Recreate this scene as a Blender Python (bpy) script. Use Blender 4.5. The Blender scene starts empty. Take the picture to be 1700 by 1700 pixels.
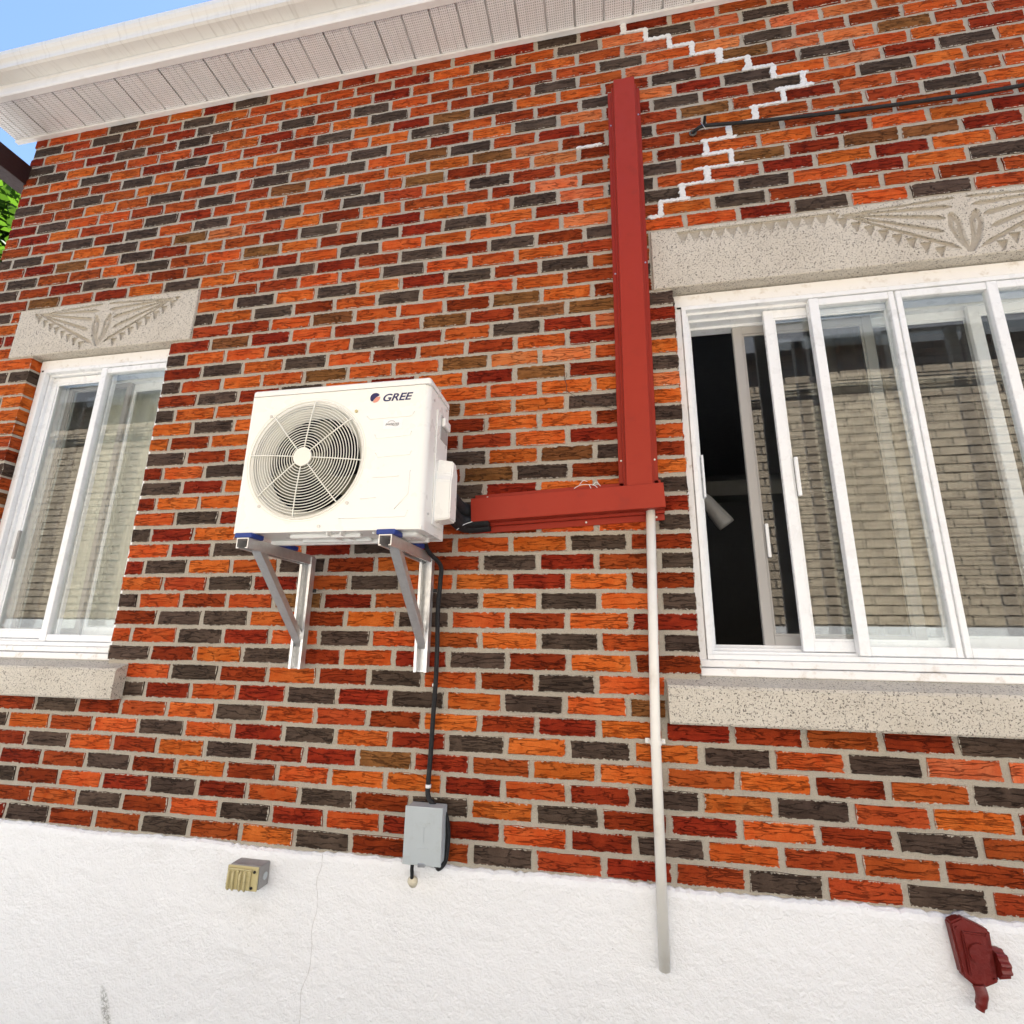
import bpy, bmesh, math, random
from mathutils import Vector, Matrix

# ------------------------------------------------------------------ camera
S = 0.0667                                   # one brick course in metres
F, YAW, PITCH, ROLL = 844.371, .188, .2464, .0151
CAM = Vector((3.673*S, -26.2023*S, 9.8801*S + .98))
ra = Vector((math.cos(YAW), math.sin(YAW), 0))
FW = Vector((-math.sin(YAW)*math.cos(PITCH), math.cos(YAW)*math.cos(PITCH), math.sin(PITCH)))
ua = ra.cross(FW)
RT = math.cos(ROLL)*ra + math.sin(ROLL)*ua
UP = -math.sin(ROLL)*ra + math.cos(ROLL)*ua
scene = bpy.context.scene
col = scene.collection
cd = bpy.data.cameras.new('camera')
cd.sensor_width = 36; cd.lens = F/1700*36; cd.clip_start = .02; cd.clip_end = 500
cam = bpy.data.objects.new('camera', cd); col.objects.link(cam)
cam.matrix_world = Matrix(((RT.x, UP.x, -FW.x, CAM.x), (RT.y, UP.y, -FW.y, CAM.y), (RT.z, UP.z, -FW.z, CAM.z), (0, 0, 0, 1)))
scene.camera = cam

# ------------------------------------------------------------------ sky, sun, exposure
SUN = Vector((.35, 1, 1.7)).normalized()
world = bpy.data.worlds.new('World'); scene.world = world; world.use_nodes = True
wn = world.node_tree.nodes; wl = world.node_tree.links; wn.clear()
sky = wn.new('ShaderNodeTexSky'); sky.sky_type = 'NISHITA'; sky.sun_disc = False
sky.sun_elevation = math.asin(SUN.z); sky.sun_rotation = math.atan2(SUN.x, SUN.y)
sky.air_density = 1.0; sky.dust_density = .25; sky.ozone_density = 3.0
bg = wn.new('ShaderNodeBackground'); bg.inputs[1].default_value = .05
wo = wn.new('ShaderNodeOutputWorld'); wl.new(sky.outputs[0], bg.inputs[0]); wl.new(bg.outputs[0], wo.inputs[0])
sd = bpy.data.lights.new('sun', 'SUN'); sd.energy = 5.0; sd.angle = math.radians(.5); sd.color = (1, .97, .93)
sun = bpy.data.objects.new('sun', sd); col.objects.link(sun)
sun.rotation_euler = SUN.to_track_quat('Z', 'Y').to_euler()
scene.view_settings.view_transform = 'Standard'; scene.view_settings.look = 'None'
scene.view_settings.exposure = 2.75; scene.view_settings.gamma = 1
scene.view_settings.use_curve_mapping = False

# ------------------------------------------------------------------ helpers
rnd = random.Random(7)
def at(px, py, y=0.):
    """photo pixel -> point on the plane Y = y"""
    d = FW + (px-850)/F*RT - (py-850)/F*UP
    return CAM + d*((y-CAM.y)/d.y)
def to_px(p):
    w = Vector(p)-CAM; z = w.dot(FW)
    return 850+F*w.dot(RT)/z, 850-F*w.dot(UP)/z
def tag(o, label, cat, group=None):
    o['label'] = label; o['category'] = cat
    if group: o['group'] = group
    return o
def thing(name, label, cat, loc=(0, 0, 0), group=None):
    o = bpy.data.objects.new(name, None); col.objects.link(o); o.location = loc
    o.empty_display_size = .05
    return tag(o, label, cat, group)
def wpos(o):
    v = Vector((0, 0, 0))
    while o is not None: v = v + o.location; o = o.parent
    return v
def link(o, parent):
    """vertices are given in world metres; keep them there under a parent"""
    col.objects.link(o)
    if parent is not None:
        o.parent = parent; o.location = -wpos(parent)
    return o
def mesh(name, v, f, m, parent=None, smooth=False):
    me = bpy.data.meshes.new(name); me.from_pydata([tuple(p) for p in v], [], f); me.update()
    if m: me.materials.append(m)
    if smooth:
        for p in me.polygons: p.use_smooth = True
    return link(bpy.data.objects.new(name, me), parent)
def bm_obj(name, bm, m, parent=None, smooth=False):
    me = bpy.data.meshes.new(name); bmesh.ops.recalc_face_normals(bm, faces=bm.faces)
    bm.to_mesh(me); bm.free()
    if m: me.materials.append(m)
    if smooth:
        for p in me.polygons: p.use_smooth = True
    return link(bpy.data.objects.new(name, me), parent)
def bbox(bm, x0, x1, y0, y1, z0, z1, bev=0., seg=2, edges=None):
    r = bmesh.ops.create_cube(bm, size=1)
    vs = r['verts']
    for v in vs:
        v.co = Vector(((x0+x1)/2+v.co.x*(x1-x0), (y0+y1)/2+v.co.y*(y1-y0), (z0+z1)/2+v.co.z*(z1-z0)))
    if bev > 0:
        es = list({e for v in vs for e in v.link_edges})
        if edges: es = [e for e in es if edges(e)]
        bmesh.ops.bevel(bm, geom=es, offset=bev, segments=seg, affect='EDGES', profile=.5)
def box(name, x0, x1, y0, y1, z0, z1, m, parent=None, bev=0., seg=2, edges=None, smooth=False):
    bm = bmesh.new(); bbox(bm, x0, x1, y0, y1, z0, z1, bev, seg, edges)
    return bm_obj(name, bm, m, parent, smooth)
def tube_vf(pts, r, seg=10, cap=True):
    pts = [Vector(p) for p in pts]; n = len(pts); v = []; f = []
    rr = r if isinstance(r, (list, tuple)) else [r]*n
    t0 = (pts[1]-pts[0]).normalized()
    ref = Vector((0, 0, 1)) if abs(t0.z) < .9 else Vector((1, 0, 0))
    nn = (ref - t0*ref.dot(t0)).normalized()
    for i, p in enumerate(pts):
        t = (pts[min(i+1, n-1)]-pts[max(i-1, 0)]).normalized()
        nn = (nn - t*nn.dot(t)).normalized(); b = t.cross(nn)
        for k in range(seg):
            a = 2*math.pi*k/seg
            v.append(p + (nn*math.cos(a)+b*math.sin(a))*rr[i])
    for i in range(n-1):
        for k in range(seg):
            k2 = (k+1) % seg
            f.append((i*seg+k, i*seg+k2, (i+1)*seg+k2, (i+1)*seg+k))
    if cap:
        f.append(tuple(range(seg-1, -1, -1))); f.append(tuple((n-1)*seg+k for k in range(seg)))
    return v, f
def tube(name, pts, r, m, parent=None, seg=10):
    v, f = tube_vf(pts, r, seg)
    o = mesh(name, v, f, m, parent)
    for p in o.data.polygons: p.use_smooth = len(p.vertices) == 4
    return o
def spline(pts, n=8):
    pts = [Vector(p) for p in pts]; out = []
    for i in range(len(pts)-1):
        p0 = pts[max(i-1, 0)]; p1 = pts[i]; p2 = pts[i+1]; p3 = pts[min(i+2, len(pts)-1)]
        for k in range(n):
            t = k/n
            out.append(.5*((2*p1)+(p2-p0)*t+(2*p0-5*p1+4*p2-p3)*t*t+(3*p1-p0-3*p2+p3)*t**3))
    out.append(pts[-1]); return out
def extrude_x(name, prof, x0, x1, m, parent=None):
    """closed (y, z) outline drawn out along X"""
    n = len(prof); v = [(x0, y, z) for y, z in prof]+[(x1, y, z) for y, z in prof]
    f = [(i, (i+1) % n, n+(i+1) % n, n+i) for i in range(n)]+[tuple(range(n-1, -1, -1)), tuple(range(n, 2*n))]
    o = mesh(name, v, f, m, parent)
    bm = bmesh.new(); bm.from_mesh(o.data); bmesh.ops.recalc_face_normals(bm, faces=bm.faces); bm.to_mesh(o.data); bm.free()
    return o
def cyl(name, c, axis, r, h, m, parent=None, seg=14):
    a = Vector(axis).normalized(); c = Vector(c)
    v, f = tube_vf([c, c+a*h], r, seg)
    return mesh(name, v, f, m, parent)

# ------------------------------------------------------------------ materials
def nodes(name):
    m = bpy.data.materials.new(name); m.use_nodes = True
    nt = m.node_tree; b = nt.nodes['Principled BSDF']
    return m, nt, b
class N:
    def __init__(s, nt): s.nt = nt
    def new(s, t, **kw):
        n = s.nt.nodes.new(t)
        for k, v in kw.items(): setattr(n, k, v)
        return n
    def put(s, sock, v):
        if hasattr(v, 'is_output') or isinstance(v, bpy.types.NodeSocket): s.nt.links.new(v, sock)
        else: sock.default_value = v
    def math(s, op, a, b=0., c=0., clamp=False):
        n = s.new('ShaderNodeMath', operation=op); n.use_clamp = clamp
        s.put(n.inputs[0], a); s.put(n.inputs[1], b); s.put(n.inputs[2], c); return n.outputs[0]
    def mix(s, fac, a, b, mode='MIX'):
        n = s.new('ShaderNodeMix', data_type='RGBA', blend_type=mode)
        s.put(n.inputs[0], fac)
        for i, q in ((6, a), (7, b)):
            if isinstance(q, tuple): q = (q[0], q[1], q[2], 1)
            s.put(n.inputs[i], q)
        return n.outputs[2]
    def noise(s, vec, scale, detail=3., rough=.55, dist=0., w=None):
        n = s.new('ShaderNodeTexNoise')
        if w is not None: n.noise_dimensions = '4D'; s.put(n.inputs['W'], w)
        if vec is not None: s.put(n.inputs['Vector'], vec)
        n.inputs['Scale'].default_value = scale; n.inputs['Detail'].default_value = detail
        n.inputs['Roughness'].default_value = rough; n.inputs['Distortion'].default_value = dist
        return n.outputs[0]
    def ramp(s, v, a, b, lo=0., hi=1.):
        n = s.new('ShaderNodeMapRange'); n.interpolation_type = 'SMOOTHSTEP'
        s.put(n.inputs[0], v); n.inputs[1].default_value = a; n.inputs[2].default_value = b
        n.inputs[3].default_value = lo; n.inputs[4].default_value = hi; return n.outputs[0]
    def pos(s): return s.new('ShaderNodeNewGeometry').outputs['Position']
    def scalev(s, v, k):
        n = s.new('ShaderNodeVectorMath', operation='MULTIPLY'); s.put(n.inputs[0], v); n.inputs[1].default_value = k
        return n.outputs[0]
    def bump(s, h, strength, dist):
        n = s.new('ShaderNodeBump'); n.inputs['Strength'].default_value = strength; n.inputs['Distance'].default_value = dist
        s.put(n.inputs['Height'], h); return n.outputs[0]
def pmat(name, c, rough=.5, metal=0., var=.12, vscale=6., bump=0., bscale=150., bdist=.002, dirt=None):
    m, nt, b = nodes(name); g = N(nt); p = g.pos()
    n1 = g.noise(p, vscale, 4)
    lo = tuple(x*(1-var) for x in c); hi = tuple(min(1, x*(1+var)) for x in c)
    cc = g.mix(n1, lo, hi)
    if dirt:
        cc = g.mix(g.math('MULTIPLY', g.ramp(g.noise(p, dirt[1], 5, .65), .52, .75), dirt[2]), cc, dirt[0])
    nt.links.new(cc, b.inputs['Base Color'])
    nt.links.new(g.ramp(g.noise(p, vscale*4, 3), .3, .7, max(.02, rough-.08), rough+.08), b.inputs['Roughness'])
    b.inputs['Metallic'].default_value = metal
    if bump > 0: nt.links.new(g.bump(g.noise(p, bscale, 3), bump, bdist), b.inputs['Normal'])
    return m
def brick_mat(name, ca, cb, crackc, amount=1.):
    m, nt, b = nodes(name); g = N(nt); p = g.pos()
    at_ = g.new('ShaderNodeAttribute'); at_.attribute_name = 'rnd'
    oi = g.new('ShaderNodeObjectInfo')
    r = g.math('FRACT', g.math('ADD', at_.outputs['Fac'], oi.outputs['Random']))
    w = g.math('MULTIPLY', r, 37.)
    blot = g.noise(p, 16, 3, .6, .4, w)
    c = g.mix(g.ramp(blot, .3, .72), ca, cb)
    fine = g.noise(p, 260, 2, .6, 0, w)
    c = g.mix(g.ramp(fine, .42, .72, 0, .30), c, tuple(x*.45 for x in ca))
    # folded clay face: wavy tears that run along the brick
    p2 = g.scalev(p, (7., 7., 48.))
    n1 = g.noise(p2, 1., 2.6, .55, .25, w)
    n2 = g.noise(p2, 1.3, 2.6, .55, .4, g.math('ADD', w, 11.3))
    l1 = g.ramp(g.math('ABSOLUTE', g.math('SUBTRACT', n1, .5)), .002, .019, 1, 0)
    l2 = g.ramp(g.math('ABSOLUTE', g.math('SUBTRACT', n2, .47)), .002, .015, 1, 0)
    gate = g.ramp(g.noise(p, 22, 2, .5, 0, g.math('ADD', w, 5.)), .30, .46)
    line = g.math('MULTIPLY', g.math('MAXIMUM', l1, g.math('MULTIPLY', l2, .8)), gate)
    c = g.mix(g.math('MULTIPLY', line, .66*amount), c, crackc)
    hs = g.new('ShaderNodeHueSaturation')
    nt.links.new(c, hs.inputs['Color'])
    nt.links.new(g.ramp(r, 0, 1, .84, 1.14), hs.inputs['Value'])
    nt.links.new(g.ramp(g.math('FRACT', g.math('MULTIPLY', r, 7.7)), 0, 1, .494, .505), hs.inputs['Hue'])
    # lime smears
    sm = g.ramp(g.noise(p, 45, 4, .7, .3, g.math('ADD', w, 3.)), .73, .82, 0, .30)
    c2 = g.mix(sm, hs.outputs[0], (.52, .46, .40))
    # mortar smeared over the arrises, broken by noise
    bl = g.new('ShaderNodeAttribute'); bl.attribute_name = 'bl'; sx = g.new('ShaderNodeSeparateXYZ'); nt.links.new(bl.outputs['Vector'], sx.inputs[0])
    ex = g.math('MULTIPLY', g.math('SUBTRACT', .5, g.math('ABSOLUTE', sx.outputs[0])), .18)
    ez = g.math('MULTIPLY', g.math('SUBTRACT', .5, g.math('ABSOLUTE', sx.outputs[2])), .053)
    ed = g.math('ADD', g.math('MINIMUM', ex, ez), g.math('MULTIPLY', g.math('SUBTRACT', g.noise(p, 85, 4, .7, .3, w), .485), .026))
    ny = g.new('ShaderNodeSeparateXYZ'); nt.links.new(g.new('ShaderNodeNewGeometry').outputs['True Normal'], ny.inputs[0])
    c2 = g.mix(g.math('MULTIPLY', g.ramp(ed, .0002, .0012, .9, 0), g.ramp(g.math('ABSOLUTE', ny.outputs[1]), .5, .7)), c2, (.50, .45, .37))
    nt.links.new(c2, b.inputs['Base Color'])
    b.inputs['Roughness'].default_value = .85; b.inputs['Specular IOR Level'].default_value = .08
    h = g.math('ADD', g.math('MULTIPLY', line, -1.2), g.math('ADD', g.math('MULTIPLY', n1, 1.4), g.math('MULTIPLY', fine, .28)))
    nt.links.new(g.bump(h, .85, .006), b.inputs['Normal'])
    return m
MB = {'O': brick_mat('brick_orange', (.47, .076, .011), (.57, .128, .026), (.15, .022, .005)),
      'S': brick_mat('brick_salmon', (.56, .125, .035), (.60, .18, .065), (.18, .035, .012)),
      'U': brick_mat('brick_rust', (.32, .050, .011), (.40, .075, .018), (.09, .014, .004)),
      'R': brick_mat('brick_red', (.195, .022, .006), (.29, .040, .010), (.05, .006, .002)),
      'B': brick_mat('brick_brown', (.17, .065, .020), (.25, .10, .033), (.045, .018, .008)),
      'D': brick_mat('brick_charcoal', (.062, .041, .030), (.098, .066, .049), (.020, .013, .010), .9)}
def mortar_mat(name, c, d):
    m, nt, b = nodes(name); g = N(nt); p = g.pos()
    cc = g.mix(g.noise(p, 9, 4, .6), tuple(x*.84 for x in c), c)
    cc = g.mix(g.ramp(g.noise(p, 420, 2, .6), .52, .72, 0, .55), cc, d)
    nt.links.new(cc, b.inputs['Base Color']); b.inputs['Roughness'].default_value = .9
    b.inputs['Specular IOR Level'].default_value = .2
    h = g.math('ADD', g.noise(p, 260, 4, .7), g.math('MULTIPLY', g.noise(p, 60, 3), 1.5))
    nt.links.new(g.bump(h, .9, .005), b.inputs['Normal']); return m
M_MORTAR = mortar_mat('mortar', (.53, .475, .39), (.28, .24, .19))
M_REPAIR = mortar_mat('white_mortar', (.90, .89, .87), (.74, .71, .66))
def stucco_mat():
    m, nt, b = nodes('stucco'); g = N(nt); p = g.pos()
    cc = g.mix(g.noise(p, 3.2, 5, .6), (.83, .83, .83), (.90, .90, .90))
    cc = g.mix(g.ramp(g.noise(p, 4.0, 7, .72), .54, .78, 0, .30), cc, (.60, .58, .54))
    # grey scuff low on the left
    s0 = at(183, 1672); sx = g.new('ShaderNodeSeparateXYZ'); nt.links.new(p, sx.inputs[0])
    dz = g.math('SUBTRACT', sx.outputs[2], s0.z); dx = g.math('ADD', g.math('SUBTRACT', sx.outputs[0], s0.x), g.math('MULTIPLY', dz, .42))
    rr = g.math('ADD', g.math('POWER', g.math('ABSOLUTE', g.math('DIVIDE', dx, .020)), 2.), g.math('POWER', g.math('ABSOLUTE', g.math('DIVIDE', dz, .075)), 2.))
    sc = g.math('MULTIPLY', g.ramp(rr, .2, 1.1, 1, 0), g.ramp(g.noise(p, 150, 4, .75), .42, .56))
    cc = g.mix(g.math('MULTIPLY', sc, .7), cc, (.25, .25, .22))
    # pin-head specks
    sp = g.ramp(g.noise(p, 95, 2, .5), .76, .80, 0, .5)
    cc = g.mix(sp, cc, (.4, .38, .34))
    nt.links.new(cc, b.inputs['Base Color']); b.inputs['Roughness'].default_value = .7
    b.inputs['Specular IOR Level'].default_value = .3
    h = g.math('ADD', g.math('ADD', g.noise(p, 120, 3, .55, .6), g.math('MULTIPLY', g.noise(p, 34, 3, .5), 1.3)), g.math('MULTIPLY', g.noise(g.scalev(p, (5., 5., 11.)), 1., 3, .5, 1.), 1.8))
    nt.links.new(g.bump(h, .55, .007), b.inputs['Normal']); return m
M_STUCCO = stucco_mat()
def terrazzo_mat():
    m, nt, b = nodes('speckled_cast_stone'); g = N(nt); p = g.pos()
    cc = g.mix(g.noise(p, 5, 5, .65), (.50, .445, .36), (.70, .65, .56))
    speck = g.math('MAXIMUM', g.ramp(g.noise(p, 205, 1.6, .5, .9), .600, .640), g.ramp(g.noise(p, 120, 2.5, .6, .6), .655, .69))
    cc = g.mix(g.ramp(g.noise(p, 300, 3, .6), .5, .7, 0, .4), cc, (.42, .36, .28))
    cc = g.mix(g.math('MULTIPLY', speck, .85), cc, (.10, .085, .07))
    nt.links.new(cc, b.inputs['Base Color']); b.inputs['Roughness'].default_value = .8
    h = g.math('SUBTRACT', g.noise(p, 200, 3, .6), g.math('MULTIPLY', speck, 1.2))
    nt.links.new(g.bump(h, .7, .003), b.inputs['Normal']); return m
M_STONE = terrazzo_mat()
M_VINYL = pmat('white_vinyl', (.84, .85, .85), .32, var=.03, dirt=((.5, .48, .44), 14., .25))
M_WOOD = pmat('white_painted_wood', (.84, .83, .81), .5, var=.05, bump=.35, bscale=60, bdist=.003, dirt=((.52, .45, .36), 22., .75))
M_GREYSHADED = pmat('grey_and_shaded_vinyl', (.38, .365, .345), .4, var=.05)  # on the inner sashes this grey is white vinyl with shade in its colour
M_ALU_SOFFIT = pmat('white_aluminium', (.80, .80, .795), .45, var=.06, vscale=3, dirt=((.55, .52, .46), 9., .3))
def soffit_mat():
    m, nt, b = nodes('perforated_soffit'); g = N(nt); p = g.pos()
    cc = g.mix(g.noise(p, 4, 4), (.78, .77, .775), (.86, .85, .86))
    v = g.new('ShaderNodeTexVoronoi'); v.inputs['Scale'].default_value = 105; v.inputs['Randomness'].default_value = 0
    nt.links.new(g.scalev(p, (1, 1, 0)), v.inputs['Vector'])
    hole = g.ramp(v.outputs['Distance'], .22, .36, 1, 0)
    cc = g.mix(g.math('MULTIPLY', hole, .55), cc, (.12, .11, .10))
    nt.links.new(cc, b.inputs['Base Color']); b.inputs['Roughness'].default_value = .5
    nt.links.new(g.bump(g.math('MULTIPLY', hole, -1.), .6, .002), b.inputs['Normal']); return m
M_SOFFIT = soffit_mat()
def gutter_mat():
    m, nt, b = nodes('gutter_aluminium'); g = N(nt); p = g.pos()
    st = g.noise(g.scalev(p, (60, 3, 4)), 1., 4, .7)
    cc = g.mix(g.ramp(st, .5, .78, 0, .5), (.74, .73, .69), (.38, .35, .30))
    nt.links.new(cc, b.inputs['Base Color']); b.inputs['Roughness'].default_value = .45; return m
M_GUTTER = gutter_mat()
M_RED = pmat('red_painted_metal', (.34, .030, .013), .5, var=.07, vscale=4, bump=.06, bscale=7, bdist=.02, dirt=((.20, .03, .02), 16., .35))
M_RED.node_tree.nodes['Principled BSDF'].inputs['Specular IOR Level'].default_value = .25
M_REDIRON = pmat('dark_red_paint', (.15, .012, .008), .42, var=.2, vscale=30, bump=.5, bscale=70, bdist=.004)
M_ACW = pmat('ivory_painted_steel', (.86, .85, .80), .33, var=.015, vscale=3)
M_GRILL = pmat('ivory_plastic', (.82, .80, .71), .4, var=.03)
M_FAN = pmat('fan_plastic', (.11, .105, .07), .45, var=.1)
M_BLACKIN = pmat('dark_interior', (.012, .012, .012), .8, var=.1)
M_BLACKIN.node_tree.nodes['Principled BSDF'].inputs['Specular IOR Level'].default_value = .05
M_BLACK = pmat('black_rubber', (.009, .009, .010), .75, var=.2, vscale=40)
M_BLUE = pmat('blue_rubber', (.008, .035, .22), .5, var=.15, vscale=60)
M_PVC = pmat('white_pvc', (.82, .79, .72), .4, var=.05, vscale=4, dirt=((.55, .47, .36), 9., .45))
M_STEEL = pmat('zinc_screw', (.62, .62, .62), .35, 1., var=.1)
M_GREYBOX = pmat('grey_enamel', (.45, .49, .50), .42, var=.06, vscale=8, dirt=((.30, .29, .26), 30., .25))
M_GREYDK = pmat('grey_cast_metal', (.30, .29, .28), .55, .3, var=.15, vscale=30)
M_BEIGE = pmat('aged_beige_plastic', (.55, .47, .24), .45, var=.12, vscale=20, dirt=((.25, .20, .10), 40., .5))
M_CREAM = pmat('foam_sealant', (.66, .60, .46), .8, var=.2, vscale=80, bump=.8, bscale=120, bdist=.004)
M_NAVY = pmat('navy_print', (.012, .012, .09), .4, var=.05)
M_CORAL = pmat('coral_print', (.72, .30, .22), .4, var=.05)
M_GREYPRINT = pmat('grey_print', (.20, .20, .21), .4, var=.05)
M_TIE = pmat('white_nylon', (.85, .85, .85), .4, var=.02)
def alu_mat():
    m, nt, b = nodes('galvanised_aluminium'); g = N(nt); p = g.pos()
    n = g.noise(p, 55, 4, .65)
    nt.links.new(g.mix(n, (.60, .60, .59), (.82, .82, .81)), b.inputs['Base Color'])
    b.inputs['Metallic'].default_value = .85
    nt.links.new(g.ramp(g.noise(p, 90, 3), .3, .7, .30, .52), b.inputs['Roughness'])
    nt.links.new(g.bump(g.noise(p, 300, 2), .12, .001), b.inputs['Normal']); return m
M_ALU = alu_mat()
def glass_mat():
    m = bpy.data.materials.new('window_glass'); m.use_nodes = True; nt = m.node_tree; nt.nodes.clear(); g = N(nt)
    o = g.new('ShaderNodeOutputMaterial'); mx = g.new('ShaderNodeMixShader'); t = g.new('ShaderNodeBsdfTransparent'); gl = g.new('ShaderNodeBsdfGlossy')
    t.inputs[0].default_value = (.965, .978, .972, 1); gl.inputs['Roughness'].default_value = 0.003
    ge = g.new('ShaderNodeNewGeometry'); dp = g.new('ShaderNodeVectorMath', operation='DOT_PRODUCT')
    nt.links.new(ge.outputs['Normal'], dp.inputs[0]); nt.links.new(ge.outputs['Incoming'], dp.inputs[1])
    sch = g.math('POWER', g.math('SUBTRACT', 1., g.math('ABSOLUTE', dp.outputs['Value']), clamp=True), 5.)
    fr = g.math('ADD', g.math('MULTIPLY', sch, .935), .065, clamp=True)      # Schlick, same from both faces
    nb = g.bump(g.noise(g.pos(), 3.0, 2, .4), .0018, .01)
    nt.links.new(nb, gl.inputs['Normal'])
    nt.links.new(fr, mx.inputs[0]); nt.links.new(t.outputs[0], mx.inputs[1]); nt.links.new(gl.outputs[0], mx.inputs[2])
    nt.links.new(mx.outputs[0], o.inputs[0]); return m
M_GLASS = glass_mat()
def cloth_mat(name, c, trans=.4):
    m, nt, b = nodes(name); g = N(nt); p = g.pos()
    nt.links.new(g.mix(g.noise(p, 30, 3), tuple(x*.9 for x in c), c), b.inputs['Base Color'])
    b.inputs['Roughness'].default_value = .9; b.inputs['Specular IOR Level'].default_value = .1
    return m
M_CURTAIN = cloth_mat('cream_curtain', (.58, .53, .38))
M_SHEER = cloth_mat('white_sheer', (.62, .61, .54))
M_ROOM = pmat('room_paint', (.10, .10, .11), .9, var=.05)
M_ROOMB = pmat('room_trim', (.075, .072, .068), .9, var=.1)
M_BEAM = pmat('dark_red_timber', (.022, .004, .004), .5, var=.2, vscale=20)
M_GROUND = pmat('worn_asphalt', (.15, .148, .145), .85, var=.15, vscale=3, bump=.5, bscale=80, bdist=.004)
M_ROOF = pmat('roof_shingle', (.09, .08, .075), .9, var=.3, vscale=30)
M_NB = pmat('beige_brick', (.34, .28, .205), .9, var=.3, vscale=7, bump=.8, bscale=90, bdist=.006, dirt=((.15, .12, .09), 26., .7))
M_NBM = pmat('dark_mortar', (.14, .12, .10), .9, var=.2, vscale=20)
M_NEAVE = pmat('grey_eave', (.13, .14, .16), .7, var=.2)
M_BARK = pmat('bark', (.10, .075, .05), .9, var=.3, vscale=25, bump=.8, bscale=60, bdist=.01)
def leaf_mat():
    m, nt, b = nodes('leaf'); g = N(nt); p = g.pos()
    nt.links.new(g.mix(g.noise(p, 2.5, 4), (.018, .055, .007), (.065, .14, .014)), b.inputs['Base Color'])
    b.inputs['Roughness'].default_value = .5
    b.inputs['Subsurface Weight'].default_value = 0
    t = g.new('ShaderNodeBsdfTranslucent'); t.inputs[0].default_value = (.07, .15, .010, 1)
    mx = g.new('ShaderNodeMixShader'); mx.inputs[0].default_value = .4
    o = [n for n in nt.nodes if n.type == 'OUTPUT_MATERIAL'][0]
    nt.links.new(b.outputs[0], mx.inputs[1]); nt.links.new(t.outputs[0], mx.inputs[2]); nt.links.new(mx.outputs[0], o.inputs[0])
    return m
M_LEAF = leaf_mat()

# ================================================================== THE BRICK HOUSE
HX0, HX1, HY1 = -2.865, 5.6, 6.0
Z0, ZS = .953, 4.354                     # foundation top, soffit level
house = thing('brick_house', 'red and orange brick house with white stucco base and white eaves', 'house', (0, 0, 0))
def interp(x, xs, ys):
    if x <= xs[0]: return ys[0]
    for i in range(len(xs)-1):
        if x <= xs[i+1]: return ys[i]+(ys[i+1]-ys[i])*(x-xs[i])/(xs[i+1]-xs[i])
    return ys[-1]
def zc(k): return .98+(k+interp(k, [0, 6, 14, 20, 26, 32, 38, 44, 50], [.12, -.14, -.16, -.19, -.14, -.05, 0., .07, .1]))*S
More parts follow.
